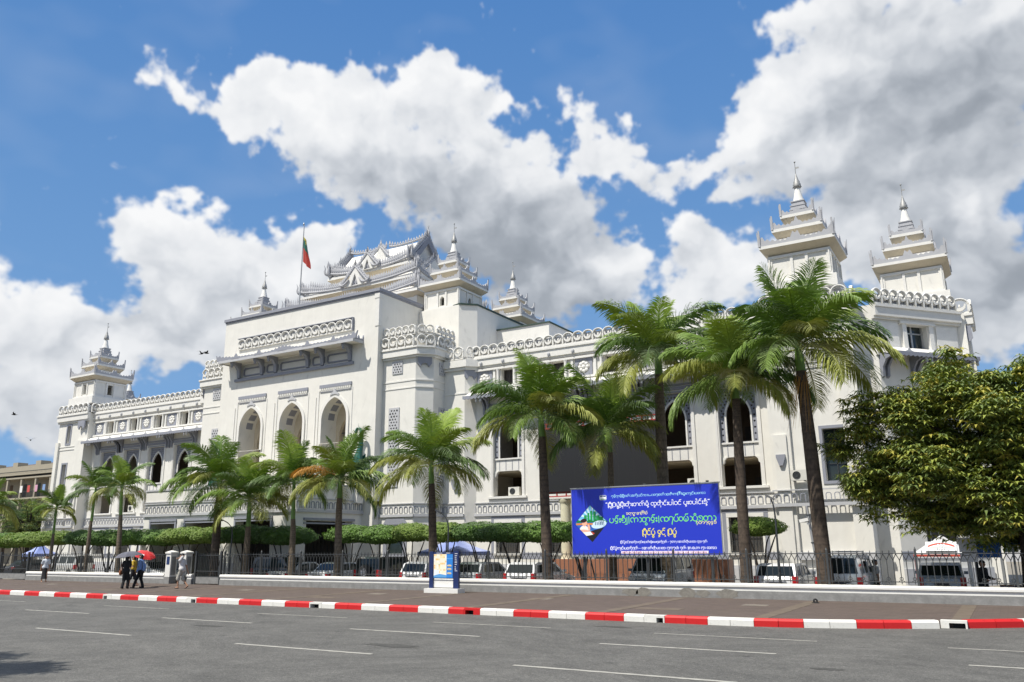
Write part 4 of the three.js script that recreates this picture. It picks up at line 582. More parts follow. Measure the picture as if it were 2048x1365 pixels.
const ps = [
  [101, 5.5, { len: 1.6, r: .15, cs: 2.2, top: 113, ty: 1010, n: 8, label: 'slim young palm furthest along the fence, before the end tower' }],
  [172, 6.6, { len: 1.95, r: .16, cs: 2.6, top: 190, ty: 985, n: 8, label: 'young palm with slender yellow-green shaft beside the woman in white' }],
  [238, 6.65, { len: 2.0, r: .19, cs: 2.3, top: 243, ty: 975, n: 9, label: 'young palm rising behind the dark grey umbrella' }],
  [430, 6.6, { len: 2.9, r: .30, top: 440, ty: 950, dark: 1, n: 16, label: 'thick dark palm behind the small gate, before the far peacock' }],
  [492, 5.4, { len: 2.6, r: .24, cs: 1.9, top: 500, ty: 990, n: 15, label: 'low palm with brown trunk base beside the lamp post near the gate' }],
  [585, 6.3, { len: 2.4, r: .21, cs: 2.6, top: 588, ty: 960, n: 14, label: 'palm in front of the middle portico arch' }],
  [676, 6.2, { len: 2.6, r: .24, top: 680, ty: 950, n: 15, dry: 9, label: 'palm with one orange dried frond before the porch corner' }],
  [868, 6.7, { len: 3.0, r: .26, top: 862, ty: 930, dark: 1, n: 15, label: 'palm rising behind the blue map board' }],
  [1096, 8.6, { len: 3.3, r: .28, top: 1082, ty: 860, dark: 1, n: 17, label: 'dark trunked palm just beside the edge of the blue billboard' }],
  [1226, 7.9, { len: 3.0, r: .20, top: 1220, ty: 880, n: 16, z: -35.4, label: 'thin trunked palm directly behind the blue billboard' }],
  [1332, 11.6, { len: 3.35, r: .34, top: 1318, ty: 740, n: 18, z: -36.6, label: 'tall thick grey palm behind the dark screen and the billboard' }],
  [1490, 9.5, { len: 3.1, r: .27, top: 1472, ty: 780, dark: 1, n: 17, label: 'tall palm between the billboard and the white hatchback' }],
  [1648, 10.35, { len: 3.5, r: .33, top: 1596, ty: 690, dark: 1, n: 20, hang: 1, z: -33.3, label: 'tallest palm with a pipe strapped to its dark trunk' }],
  [-40, 6.5, { len: 2.9, r: .22, n: 14, z: -40, label: 'palm at the far end of the yard beside the gate' }],
  [66, 5.4, { len: 3.0, r: .25, n: 16, z: -58, x: xAt(60, -58, 1050), label: 'dark palm in the yard beyond the end tower' }],
];
ps.forEach((a, i) => palm(i, ...a));

// clipped umbrella trees in a row behind the fence
const TOP = [leafMat(.105, .21, .018, .55, .3), leafMat(.07, .155, .016, .55, .3), leafMat(.17, .26, .024, .55, .35)], hedgeCore = std(.10, .20, .022, .95), twig = std(.055, .042, .032, .9);
function leafCloud(r, n, rx, ry, rz, size, flatB = .35) {               // leaves near the surface of a flattened, lumpy crown
  const pos = [], s1 = r() * 50; for (let i = 0; i < n; i++) {
    const a = r() * 6.283, u = r() * 2 - 1, q = Math.sqrt(1 - u * u); let d = V(q * Math.cos(a), u, q * Math.sin(a)); const lump = 1 + .15 * nz(d.x * 2.3 + s1, d.y * 2.3, d.z * 2.3) + .10 * nz(d.x * 6 + s1, d.y * 6, d.z * 6), k = lump * (.84 + .2 * Math.sqrt(r()));
    const c = V(d.x * rx * k, d.y * ry * (d.y < 0 ? flatB + .3 : 1) * k, d.z * rz * k), nn = d.clone().add(V(r() - .5, r() - .1, r() - .5)).normalize(), tx = V(r() - .5, r() - .5, r() - .5).cross(nn).normalize(), ty = nn.clone().cross(tx), L = size * (.6 + r() * .8);
    const A = c.clone().addScaledVector(tx, -L), B = c.clone().addScaledVector(tx, L), C = c.clone().addScaledVector(ty, L * .45).addScaledVector(nn, L * .2), D = c.clone().addScaledVector(ty, -L * .45).addScaledVector(nn, L * .2);
    pos.push(A.x, A.y, A.z, C.x, C.y, C.z, B.x, B.y, B.z, A.x, A.y, A.z, B.x, B.y, B.z, D.x, D.y, D.z);
  } return triMesh(pos);
}
function lumpy(rx, ry, rz, seed, k = .8, flatB = .6) { const g = mergeVertices(new THREE.IcosahedronGeometry(1, 4).deleteAttribute('uv').deleteAttribute('normal')), p = g.attributes.position; for (let i = 0; i < p.count; i++) { const x = p.getX(i), y = p.getY(i), z = p.getZ(i), l = k * (1 + .11 * nz(x * 2.3 + seed, y * 2.3, z * 2.3)); p.setXYZ(i, x * rx * l, y * ry * l * (y < 0 ? flatB : 1), z * rz * l); } g.computeVertexNormals(); return g; }
{
  const xs = [-67.5, -64.2, -60.9, -57.4, -54.1, -51.2, -48.4, -45.7, -43.2, -40.2, -37.3, -35.1, -32.7, -30.3, -27.9, -25.6, -23.4, -21.3, -19.2, -10.1];
  const names = ['beyond the far gate', 'beside the far gate post', 'behind the far gate', 'by the pale blue tent near the gate', 'behind the woman in the white shirt', 'behind the first two thin palms', 'behind the dark umbrella', 'behind the red umbrella', 'behind the gate pillars', 'behind the small dark gate', 'by the lamp post near the gate', 'behind the black car at the porch', 'behind the white sedan at the porch', 'beside the palm with the dried frond', 'behind the black car with a spare wheel', 'behind the white square wagon', 'beside the blue canopy tent', 'behind the silver hatchback', 'behind the white wagon by the red stone base', 'alone past the edge of the billboard'];
  const v = [0, 1, 2].map((k) => leafCloud(mulberry(40 + k), 5200, 1.95, .64, 1.25, .075)), core = [0, 1, 2].map((k) => lumpy(1.95, .64, 1.25, 3 + k * 9));
  xs.forEach((x, i) => {
    const r = mulberry(300 + i), t = thing('clipped_tree', `clipped flat-crowned tree ${names[i]}`, 'tree', [x, YD - .01, x > -37.1 ? -39.1 - r() * .3 : -35.6 - r() * .2], 0, 'clipped trees in a row behind the fence'), cy = 2.93 + (r() - .5) * .12, s = i === 19 ? .62 : .93 + r() * .14, k = i % 3;
    const st = []; for (let q = 0; q < 4; q++) { const a = q * 1.6 + r(), d = V(Math.cos(a), 0, Math.sin(a)); st.push(sweep([V(0, 0, 0).addScaledVector(d, .03), V(0, .7, 0).addScaledVector(d, .06), V(0, 1.35, 0).addScaledVector(d, .22 + r() * .1), V(0, 2.3, 0).addScaledVector(d, .5 + r() * .2), V(0, 2.85, 0).addScaledVector(d, .9)], [.07, .06, .045, .035, .02], 6)); } part('trunk', st, twig, t);
    const c = shared('crown', core[k], hedgeCore, t, 0, cy, 0, r() * 6); c.scale.set(s, s * (i === 19 ? 1.3 : 1), s); shared('leaves', v[k], TOP[(i * 5 + (i >> 1)) % 3], c, 0, 0, 0, 0, { kind: 'stuff' });
  });
}
// large leafy tree at the right, leaves hanging in whorls
function bigTree(name, label, x, z, o) {
  const r = mulberry(o.seed), t = thing(name, label, 'tree', [x, o.y ?? YD - .01, z]), tips = [], wood = [];
  const { h, rx, ry, rz, cx = 0, n } = o, cy = h - ry;
  wood.push(sweep([V(0, 0, 0), V(.05, 1, .05), V(.1, cy * .5, 0), V(cx * .3, cy * .8, 0), V(cx * .6, cy, 0), V(cx, cy + ry * .5, 0)], [o.r * 1.3, o.r, o.r * .85, o.r * .7, o.r * .5, .06], 10));
  const trunk = part('trunk', wood, o.bark, t);
  const br = []; for (let k = 0; k < 26; k++) { const a = k * 2.4, u = -0.6 + 1.4 * r(), q = Math.sqrt(Math.max(0, 1 - u * u)), e = V(cx + Math.cos(a) * q * rx * .82, cy + u * ry * .8, Math.sin(a) * q * rz * .82), s = V(cx * .3, cy * (.55 + .35 * r()), 0), m = s.clone().lerp(e, .5).add(V(0, .4, 0)); br.push(sweep([s, m, e], [o.r * .32, o.r * .18, .03], 6)); } part('limb', br, o.bark, trunk);
  const clumps = []; for (let k = 0; k < o.clumps; k++) { const a = r() * 6.283, u = r() * 1.9 - .95, q = Math.sqrt(1 - u * u), f = Math.pow(r(), .35); clumps.push([V(cx + Math.cos(a) * q * rx * f, cy + u * ry * f * (u < 0 ? .95 : 1), Math.sin(a) * q * rz * f), (.55 + r() * .6) * o.cs]); }
  const kinds = [[], [], []];
  for (let i = 0; i < n; i++) {
    const [c, s] = clumps[Math.floor(r() * clumps.length)], a = r() * 6.283, u = r() * 2 - 1, q = Math.sqrt(1 - u * u), k = s * Math.pow(r(), .45), p = V(c.x + Math.cos(a) * q * k, c.y + u * k * .7, c.z + Math.sin(a) * q * k), L = kinds[r() < .42 ? 0 : r() < .75 ? 1 : 2], m = 5 + Math.floor(r() * 4), o0 = r() * 6.28;
    for (let j = 0; j < m; j++) { const b = o0 + j * 6.283 / m, up = .25 + (r() - .5) * .7, d = V(Math.cos(b), up, Math.sin(b)).normalize(), len = o.leaf * (.7 + r() * .6), mid = p.clone().addScaledVector(d, len * .5), tip = mid.clone().addScaledVector(V(d.x, d.y - 1.3 * o.droop, d.z).normalize(), len * .55), w = V(-d.z, 0, d.x).normalize().multiplyScalar(len * .12), lo = V(0, -len * .035, 0); const A = mid.clone().add(w), B = mid.clone().sub(w), M0 = mid.clone().add(lo); L.push(p.x, p.y, p.z, A.x, A.y, A.z, M0.x, M0.y, M0.z, p.x, p.y, p.z, M0.x, M0.y, M0.z, B.x, B.y, B.z, A.x, A.y, A.z, tip.x, tip.y, tip.z, M0.x, M0.y, M0.z, M0.x, M0.y, M0.z, tip.x, tip.y, tip.z, B.x, B.y, B.z); }
  }
  const crown = new THREE.Group(); crown.name = 'crown'; t.add(crown); kinds.forEach((L, k) => part('leaves', triMesh(L), o.mats[k], crown, { kind: 'stuff' })); return t;
}
const darkBark = std(.07, .055, .045, .95, { map: barkTex, bumpMap: barkTex, bumpScale: .03 });
bigTree('leafy_tree', 'large dense tree with drooping yellow-green leaves over the street stall', .55, -34.4, { seed: 77, h: 9.3, rx: 6.6, ry: 3.75, rz: 3.2, cx: .6, r: .48, n: 18500, clumps: 250, cs: .98, leaf: .36, droop: .75, bark: darkBark, mats: [leafMat(.26, .31, .02, .4, .3), leafMat(.12, .18, .017, .4, .3), leafMat(.40, .36, .03, .42, .3)] });
// street tree behind the photographer whose shade falls on the road
bigTree('street_tree', 'street tree on the near pavement whose shade reaches the road', -23.5, -.4, { seed: 15, h: 14, rx: 5.6, ry: 3.2, rz: 3.6, cx: 1.2, r: .4, n: 1500, clumps: 60, cs: 1.0, leaf: .42, droop: .3, y: .14, bark: darkBark, mats: [TOP[1], TOP[1], TOP[0]] });
// trees beyond the far gate, at the edge of the picture
bigTree('yard_tree', 'bushy yellow-green tree in the yard past the far gate', -83, -46, { seed: 21, h: 7.4, rx: 3.6, ry: 2.4, rz: 2.6, r: .22, n: 1900, clumps: 50, cs: .9, leaf: .3, droop: .5, bark: darkBark, mats: [leafMat(.22, .26, .03), TOP[1], TOP[1]] });
bigTree('yard_tree', 'dark bushy tree beyond the far end tower', -98, -62, { seed: 23, h: 9, rx: 4.4, ry: 3, rz: 3, r: .25, n: 2200, clumps: 60, cs: .9, leaf: .34, droop: .5, bark: darkBark, mats: [TOP[1], TOP[1], leafMat(.06, .13, .02)] });
console.log('vegetation done');
// ---------------------------------------------------------------- boundary wall, railings, gates
const wallM = surf(.76, .75, .715, .8, .25, { map: grainTex }), wallGrey = surf(.36, .37, .385, .85, .35, { map: concreteTex });
function lowWall(x0, x1, label) {
  const w = thing('boundary_wall', label, 'wall', [x0, PY - .01, WZ], 0, 'low white boundary walls'), L = x1 - x0;
  part('wall_base', bx(0, L, 0, .30, -.36, .05), wallGrey, w); part('wall_body', bx(.01, L - .01, .30, .44, -.34, .02), wallM, w);
  const prof = [[.07, 0], [.07, .07], [.03, .13], [-.35, .13], [-.39, .07], [-.39, 0]]; part('coping', [new THREE.ExtrudeGeometry(shapeOf(prof.map(([z, y]) => [-z, y])), { depth: L, bevelEnabled: false }).rotateY(Math.PI / 2).translate(0, .44, 0)], wallM, w); return w;
}
const wA = lowWall(-57.7, -43.2, 'low white wall between the far gate and the gate pillars'), wB = lowWall(-38.35, 9, 'long low white wall under the railings beside the blue billboard'); lowWall(-41.15, -40.75, 'short wall stub against the gate pillar');
{ const r = mulberry(8), m = surf(.33, .32, .30, .95, .9, { map: concreteTex }); for (const [px, w, h] of [[1262, .5, .3], [1288, .45, .33], [1375, .5, .36], [1408, .35, .26], [1455, .55, .38]]) { const x = xAt(px, WZ, 1180), pts = []; for (let i = 0; i < 14; i++) { const a = i / 14 * TAU; pts.push([x + 38.35 + Math.cos(a) * w * (.6 + r() * .4), .17 + Math.sin(a) * h * .55 * (.7 + r() * .4)]); } part('cement_patch', ext(pts, [], .045, .056), m, wB); } }
const MODW = .21, PANEL = (() => {
  const L = [], n = 14, w = n * MODW; for (let i = 0; i < n; i++) {
    const x = (i + .5) * MODW; L.push(bx(x - .013, x + .013, .62, 1.44, -.013, .013));
    for (const s of [-1, 1]) { let p = V(x, 1.42, 0); for (const [u, v] of [[.03, 1.50], [.075, 1.58], [MODW / 2, 1.66]]) { const q = V(x + s * u, v, 0); L.push(bar(p, q, .014, 4)); p = q; } }
    L.push(bx(x + MODW / 2 - .009, x + MODW / 2 + .009, 1.62, 1.70, -.009, .009), new THREE.ConeGeometry(.020, .09, 4).translate(x + MODW / 2, 1.745, 0));
    if (i % 2) { L.push(new THREE.TorusGeometry(.055, .012, 4, 9).translate(x, .80, 0), bar(V(x - .05, .74, 0), V(x - .1, .70, 0), .011, 4), bar(V(x + .05, .74, 0), V(x + .1, .70, 0), .011, 4)); }
  }
  return mergeGeometries(L.map(plain));
})(), PW = 14 * MODW, RAILS = mergeGeometries([bx(0, PW, 1.645, 1.675, -.02, .02), bx(0, PW, .68, .71, -.02, .02)].map(plain)), POST = mergeGeometries([bx(-.035, .035, .42, 1.80, -.035, .035), new THREE.ConeGeometry(.05, .1, 4).rotateY(Math.PI / 4).translate(0, 1.85, 0)].map(plain));
const ironF = std(.06, .064, .065, .55, { metalness: .3 });
function fence(x0, x1, label) { const n = Math.max(1, Math.round((x1 - x0) / PW)), s = (x1 - x0) / n / PW, f = thing('iron_fence', label, 'fence', [x0, PY - .01, WZ - .16], 0, 'grey iron railings on the low walls'); for (let i = 0; i < n; i++) { const a = shared('railing_rails', RAILS, ironF, f, i * PW * s); a.scale.x = s; const p = shared('railing_bars', PANEL, ironF, f, i * PW * s, 0, 0, 0, { kind: 'stuff' }); p.scale.x = s; shared('fence_post', POST, ironF, f, i * PW * s); } shared('fence_post', POST, ironF, f, x1 - x0); return f; }
fence(-57.6, -43.3, 'grey iron railings between the far gate and the gate pillars'); fence(-38.3, 8.8, 'long grey iron railings in front of the parked cars and billboard');
function gate(x0, x1, label) { const g = thing('iron_gate', label, 'gate', [x0, PY - .01, WZ - .1]), L = x1 - x0; for (const x of [0, L]) part('gate_post', [bx(x - .06, x + .06, 0, 1.85, -.06, .06)], ironF, g); part('gate_panel', bx(.06, L - .06, .06, .42, -.015, .015), wallGrey, g); const b = []; for (let x = .2; x < L - .1; x += .14) b.push(bx(x - .011, x + .011, .42, 1.7, -.011, .011), new THREE.ConeGeometry(.02, .08, 4).translate(x, 1.74, 0)); part('gate_bars', b, ironF, g, { kind: 'stuff' }); for (const y of [.42, .72, 1.6]) part('gate_rail', bx(.06, L - .06, y, y + .04, -.02, .02), ironF, g); }
gate(-61.3, -57.85, 'grey iron gate at the far end of the low wall'); gate(-40.6, -38.5, 'small dark iron gate between the pillar and the long wall');
for (const [x, lab] of [[-42.85, 'white gate pillar carrying a small blue plaque'], [-41.5, 'white gate pillar beside the small dark gate, without a plaque']]) {
  const p = thing('gate_pillar', lab, 'pillar', [x, PY - .01, WZ - .12], 0, 'white gate pillars'); part('shaft', bx(-.22, .22, .4, 1.72, -.22, .22), wallM, p); part('base', bx(-.25, .25, 0, .4, -.25, .25), wallGrey, p); part('panel', bx(.22, .226, .5, 1.55, -.15, .15), wallGrey, p); part('cap', [bx(-.27, .27, 1.72, 1.8, -.27, .27), new THREE.CylinderGeometry(.05, .38, .1, 4).rotateY(Math.PI / 4).translate(0, 1.85, 0)], wallM, p);
  if (x < -42) part('plaque', bx(-.13, .13, 1.1, 1.55, .22, .235), std(.012, .03, .11, .4), p);
}
// ---------------------------------------------------------------- Burmese lettering drawn with strokes
const Cc = (c, x, y, r, a, b) => c.push(['a', x, y, r, a * rad, b * rad]), Ll = (c, ...p) => c.push(['l', ...p]);
const GL = {}; // glyph: [advance, paths]; circle letters are 1 high, y down from the top
function gl(k, w, f) { const p = []; f(p); GL[k] = [w, p]; }
gl('ဝ', 1, (p) => Cc(p, .5, .5, .5, 0, 360)); gl('၀', 1, (p) => Cc(p, .5, .5, .5, 0, 360));
gl('ပ', 1, (p) => Cc(p, .5, .5, .5, -50, 230)); gl('ဂ', 1, (p) => Cc(p, .5, .5, .5, 130, 410)); gl('င', 1, (p) => Cc(p, .5, .5, .5, 50, 310));
gl('စ', 1, (p) => { Cc(p, .5, .5, .5, -140, 140); Ll(p, .12, .18, .55, .5); }); gl('ခ', 1.05, (p) => { Cc(p, .55, .5, .5, -150, 120); Cc(p, .22, .42, .2, 0, 300); });
gl('တ', 1.75, (p) => { Cc(p, .45, .5, .45, 0, 360); Cc(p, 1.3, .5, .45, 180, 405); }); gl('က', 1.75, (p) => { Cc(p, .45, .5, .45, 100, 360); Ll(p, .9, .5, .9, .95); Cc(p, 1.32, .5, .42, 180, 410); });
gl('သ', 1.75, (p) => { Cc(p, .45, .5, .45, 110, 360); Ll(p, .9, .5, .9, .9); Cc(p, 1.32, .5, .44, 0, 360); }); gl('ယ', 1.75, (p) => { Cc(p, .45, .5, .45, 0, 235); Cc(p, 1.32, .5, .44, -60, 180); });
gl('လ', 1.75, (p) => { Cc(p, .45, .5, .45, 60, 340); Cc(p, 1.3, .5, .45, 150, 510); }); gl('ဘ', 1.75, (p) => { Cc(p, .45, .5, .45, -60, 220); Cc(p, 1.32, .5, .44, 0, 360); });
gl('မ', 1.05, (p) => { Cc(p, .55, .5, .5, -150, 130); Ll(p, .1, .3, .1, 1); Ll(p, .1, 1, .4, .8); }); gl('န', 1, (p) => { Cc(p, .5, .38, .38, 0, 360); Ll(p, .55, .76, .8, 1.0); Ll(p, .8, 1.0, .3, 1.15); });
gl('ရ', .9, (p) => { Cc(p, .45, .45, .45, 150, 400); Ll(p, .82, .7, .6, 1.5); }); gl('ဖ', 1.1, (p) => { Cc(p, .55, .5, .5, -60, 240); Ll(p, .55, .5, .55, 1); });
gl('ဆ', 1.6, (p) => { Cc(p, .45, .5, .45, 40, 330); Cc(p, 1.15, .35, .33, 0, 360); Cc(p, 1.15, .9, .28, -90, 120); }); gl('ည', 1.75, (p) => { Cc(p, .45, .5, .45, 120, 400); Cc(p, 1.3, .5, .45, 150, 420); Ll(p, 1.6, .9, 1.3, 1.5); });
gl('အ', 1.8, (p) => { Cc(p, .45, .3, .3, 200, 450); Cc(p, .45, .75, .3, -90, 150); Cc(p, 1.3, .5, .45, 180, 420); Ll(p, .85, .5, .9, 1); }); gl('ထ', 1.05, (p) => { Cc(p, .5, .5, .5, 0, 360); Ll(p, .2, .5, .8, .5); }); gl('ဏ', 1.8, (p) => { Cc(p, .45, .5, .45, 100, 380); Cc(p, 1.3, .5, .45, -50, 200); });
gl('ဒ', 1, (p) => { Cc(p, .5, .5, .5, -130, 90); Ll(p, .5, 1, .5, 1.4); }); gl('၁', 1, (p) => Cc(p, .5, .5, .5, -200, 70)); gl('၂', .9, (p) => { Cc(p, .45, .4, .4, -180, 40); Ll(p, .75, .6, .3, 1.5); }); gl('၃', .9, (p) => { Cc(p, .45, .5, .45, -180, 100); Ll(p, .4, .95, .2, 1.4); }); gl('၅', .9, (p) => { Cc(p, .45, .5, .42, 40, 360); Ll(p, .85, .5, .7, 1.4); });
gl('၇', .9, (p) => { Cc(p, .45, .5, .45, 170, 380); Ll(p, .85, .6, .8, 1.4); }); gl('၈', .95, (p) => Cc(p, .5, .5, .5, 140, 420)); gl('၉', .95, (p) => { Cc(p, .5, .5, .45, 0, 360); Ll(p, .9, .3, .9, -.4); }); gl('၄', .95, (p) => { Cc(p, .5, .5, .45, 0, 360); Ll(p, .2, .9, .2, 1.4); }); gl('၆', .95, (p) => { Cc(p, .5, .5, .45, 0, 360); Ll(p, .1, .5, .1, -.4); });
gl('၊', .45, (p) => Ll(p, .22, -.15, .22, 1.15)); gl('-', .6, (p) => Ll(p, .1, .55, .5, .55)); gl('(', .45, (p) => Cc(p, .75, .5, .65, 130, 230)); gl(')', .45, (p) => Cc(p, -.3, .5, .65, -50, 50)); gl('/', .5, (p) => Ll(p, .1, 1.1, .4, -.1)); gl('.', .35, (p) => Cc(p, .15, .95, .05, 0, 360)); gl('“', .7, (p) => { Cc(p, .2, -.2, .07, 0, 360); Cc(p, .5, -.2, .07, 0, 360); }); GL['”'] = GL['“']; gl('ါ', .45, (p) => { Ll(p, .2, 1, .2, -.4); Cc(p, .02, -.35, .18, 180, 350); }); gl('ာ', .72, (p) => { Cc(p, .25, .5, .45, -90, 90); });
gl('း', .42, (p) => { Cc(p, .2, .25, .13, 0, 360); Cc(p, .2, .78, .13, 0, 360); }); gl('ျ', .32, (p) => { Ll(p, .15, 0, .15, 1.35); Ll(p, .15, 1.35, -.3, 1.35); }); gl('ေ', .85, (p) => Cc(p, .42, .5, .42, 60, 390));
const MARKS = { 'ိ': (p, c) => Cc(p, c, -.28, .2, 0, 360), 'ီ': (p, c) => { Cc(p, c, -.28, .22, 0, 360); Cc(p, c, -.28, .05, 0, 360); }, 'ု': (p, c) => { Ll(p, c + .2, 1.12, c + .2, 1.55); }, 'ူ': (p, c) => { Ll(p, c + .05, 1.12, c + .05, 1.55); Ll(p, c + .3, 1.12, c + .3, 1.55); }, 'ဲ': (p, c) => Ll(p, c - .1, -.1, c + .25, -.45), 'ံ': (p, c) => Cc(p, c + .25, -.25, .13, 0, 360), '့': (p, c) => Cc(p, c + .42, 1.3, .07, 0, 360), '်': (p, c) => { Cc(p, c + .1, -.25, .2, 150, 330); Ll(p, c + .25, -.35, c + .45, -.5); }, 'ွ': (p, c) => Cc(p, c, 1.38, .22, 0, 360), 'ှ': (p, c) => { Ll(p, c - .1, 1.1, c + .1, 1.35); Ll(p, c + .1, 1.35, c - .2, 1.5); } };
function burmese(ctx, text, x, y, size, width) {                        // draws from x (left) with circle letters `size` high; fits `width` when given
  const out = []; let cx = 0; const cs = [...text];
  for (let i = 0; i < cs.length;) {
    const ch = cs[i]; if (ch === ' ') { cx += .55; i++; continue; }
    if (!GL[ch] || 'ျေးာါ'.includes(ch)) { if (GL[ch]) { out.push([cx, GL[ch][1]]); cx += GL[ch][0]; } i++; continue; }
    let j = i + 1, pre = '', ra = false, post = '', marks = '', sub = null; while (j < cs.length && ('ျေးာါြ္'.includes(cs[j]) || MARKS[cs[j]])) { const k = cs[j]; if (k === 'ေ') pre = k; else if (k === 'ြ') ra = true; else if (k === '္') { sub = cs[j + 1]; j++; } else if (MARKS[k]) marks += k; else post += k; j++; }
    if (pre) { out.push([cx, GL['ေ'][1]]); cx += .95; }
    const [w, p] = GL[ch]; if (ra) { const q = []; Ll(q, -.08, -.05, -.08, 1.2); Ll(q, -.08, 1.2, .15, 1.3); Cc(q, w / 2, .25, w / 2 + .05, 195, 345); out.push([cx + .12, q]); cx += .14; }
    out.push([cx, p]); if (sub && GL[sub]) out.push([cx + w * .2, GL[sub][1].map((s) => s[0] === 'a' ? ['a', s[1] * .6, 1.15 + s[2] * .6, s[3] * .6, s[4], s[5]] : ['l', s[1] * .6, 1.15 + s[2] * .6, s[3] * .6, 1.15 + s[4] * .6])]);
    const q = []; for (const k of marks) MARKS[k](q, w / 2); out.push([cx, q]); cx += w + .14; for (const k of post) { out.push([cx, GL[k][1]]); cx += GL[k][0] + .06; } i = j;
  }
  const s = width ? width / cx : size, sy = size; ctx.beginPath(); for (const [ox, p] of out) for (const c of p) { if (c[0] === 'a') { const r = c[3]; ctx.moveTo(x + (ox + c[1] + r * Math.cos(c[4])) * s, y + (c[2] + r * Math.sin(c[4])) * sy); ctx.ellipse(x + (ox + c[1]) * s, y + c[2] * sy, r * s, r * sy, 0, c[4], c[5]); } else { ctx.moveTo(x + (ox + c[1]) * s, y + c[2] * sy); ctx.lineTo(x + (ox + c[3]) * s, y + c[4] * sy); } } ctx.stroke(); return cx * s;
}
{
  const tex = canvasTex(1648, 720, (c, w, h) => {
    c.fillStyle = '#2035bd'; c.fillRect(0, 0, w, h); c.lineCap = 'round'; c.lineJoin = 'round'; const S = w / 1810, T = (x, y) => [(x - 80) * S * .99, (y - 95) * (h / 870)];
    const line = (t, x, y, wd, sz, col, lw, out) => { const [a, b] = T(x, y); if (out) { c.strokeStyle = out; c.lineWidth = lw * 1.55; burmese(c, t, a, b, sz, wd * S * .99); } c.strokeStyle = col; c.lineWidth = lw; burmese(c, t, a, b, sz, wd * S * .99); };
    line('ရန်ကုန်မြို့တော်စည်ပင်သာယာရေးကော်မတီကကြီးမှူးကျင်းပသော', 610, 195, 1150, 20, '#9fd8ea', 4.5);
    line('“မြို့ပြဖွံ့ဖြိုးတိုးတက်ဖို့ လူတိုင်းပါဝင် ပူးပေါင်းစို့”', 530, 300, 1280, 36, '#f6f6f8', 6);
    line('စတုတ္ထအကြိမ်', 790, 425, 270, 22, '#f0e79a', 4.5);
    line('ပန်းချီ၊ကာတွန်း၊သရုပ်ဖော်ပိုစတာ', 575, 490, 1290, 52, '#7be368', 8.5);
    line('၂၀၁၇ခုနှစ်', 1630, 560, 235, 24, '#efe28a', 5);
    line('ပြိုင်ပွဲ နှင့် ပြပွဲ', 985, 660, 415, 46, '#f2e04a', 8);
    line('ပြိုင်ပွဲဝင်အမည်စာရင်းနောက်ဆုံးပေးရမည့်ရက် - ၂၀၁၇ အောက်တိုဘာလ (၂၃) ရက်', 705, 795, 1040, 18, '#eef', 4);
    line('ပြိုင်ပွဲကျင်းပမည့်ရက် - အောက်တိုဘာလ (၂၈/၂၉) ရက် အ.ထ.က (၂) လသာ', 575, 870, 1270, 22, '#f4f4ff', 5);
    { const [a, b] = T(708, 918); c.fillStyle = '#f2e8f4'; c.fillRect(a, b, 1045 * S * .99, 34); line('ဆက်သွယ်ရန်ဖုန်း - ၀၉ ၅၁၂၂၇၈၈၊ ၀၉ ၄၂၀၀၇၅၂၂၊ ၀၉ ၇၉၇၉၀၅၂၀၅', 720, 929, 1015, 12, '#b0205a', 2.6); }
    { const [a, b] = T(455, 185); c.fillStyle = '#e9eef4'; c.beginPath(); c.roundRect(a, b, 82, 54, 14); c.fill(); c.fillStyle = '#3a4a8c'; c.fillRect(a + 6, b + 5, 70, 14); c.fillStyle = '#fff'; c.beginPath(); c.moveTo(a + 12, b + 40); c.lineTo(a + 12, b + 28); c.lineTo(a + 41, b + 14); c.lineTo(a + 70, b + 28); c.lineTo(a + 70, b + 40); c.fill(); c.fillStyle = '#3f9a55'; c.fillRect(a + 8, b + 42, 66, 7); }
    // picture in the diamond: city with sun rays, river, a student writing
    const [lx, ly] = T(112, 560), [tx, ty] = T(325, 312), [rx, ry] = T(558, 545), [bx_, by] = T(345, 800); c.save(); c.beginPath(); c.moveTo(lx, ly); c.lineTo(tx, ty); c.lineTo(rx, ry); c.lineTo(bx_, by); c.closePath(); c.fillStyle = '#8fd0ef'; c.fill(); c.clip();
    for (let i = 0; i < 14; i++) { const a = -Math.PI + i * Math.PI / 14; c.fillStyle = i % 2 ? '#d6f0fb' : '#6fbfe8'; c.beginPath(); c.moveTo(tx + 10, ty + 150); c.lineTo(tx + 10 + 400 * Math.cos(a), ty + 150 + 400 * Math.sin(a)); c.lineTo(tx + 10 + 400 * Math.cos(a + .22), ty + 150 + 400 * Math.sin(a + .22)); c.fill(); }
    c.fillStyle = '#1f9a4d'; for (const [x, y, ww] of [[-75, 110, 34], [-35, 85, 26], [0, 62, 26], [35, 70, 30], [70, 115, 40], [110, 130, 40]]) c.fillRect(tx + x, ty + y, ww, 200); c.fillStyle = '#0f7a3a'; for (let i = 0; i < 16; i++) { c.beginPath(); c.arc(lx + 40 + i * 24, ly - 26 + (i % 3) * 7, 20, 0, 7); c.fill(); }
    c.fillStyle = '#2d62b8'; c.fillRect(lx, ly - 15, 500, 90); c.fillStyle = '#cfe6f2'; c.beginPath(); c.ellipse(rx - 110, ry + 20, 90, 42, -.2, 0, 7); c.fill(); c.fillStyle = '#16306e'; for (let i = 0; i < 5; i++) { const x = rx - 150 + i * 20; c.beginPath(); c.arc(x, ry, 5, 0, 7); c.fill(); c.fillRect(x - 4, ry + 4, 8, 24); }
    c.fillStyle = '#17161c'; c.beginPath(); c.moveTo(bx_ - 110, by - 95); c.lineTo(rx, ry + 40); c.lineTo(rx, by); c.lineTo(bx_ - 100, by); c.fill();
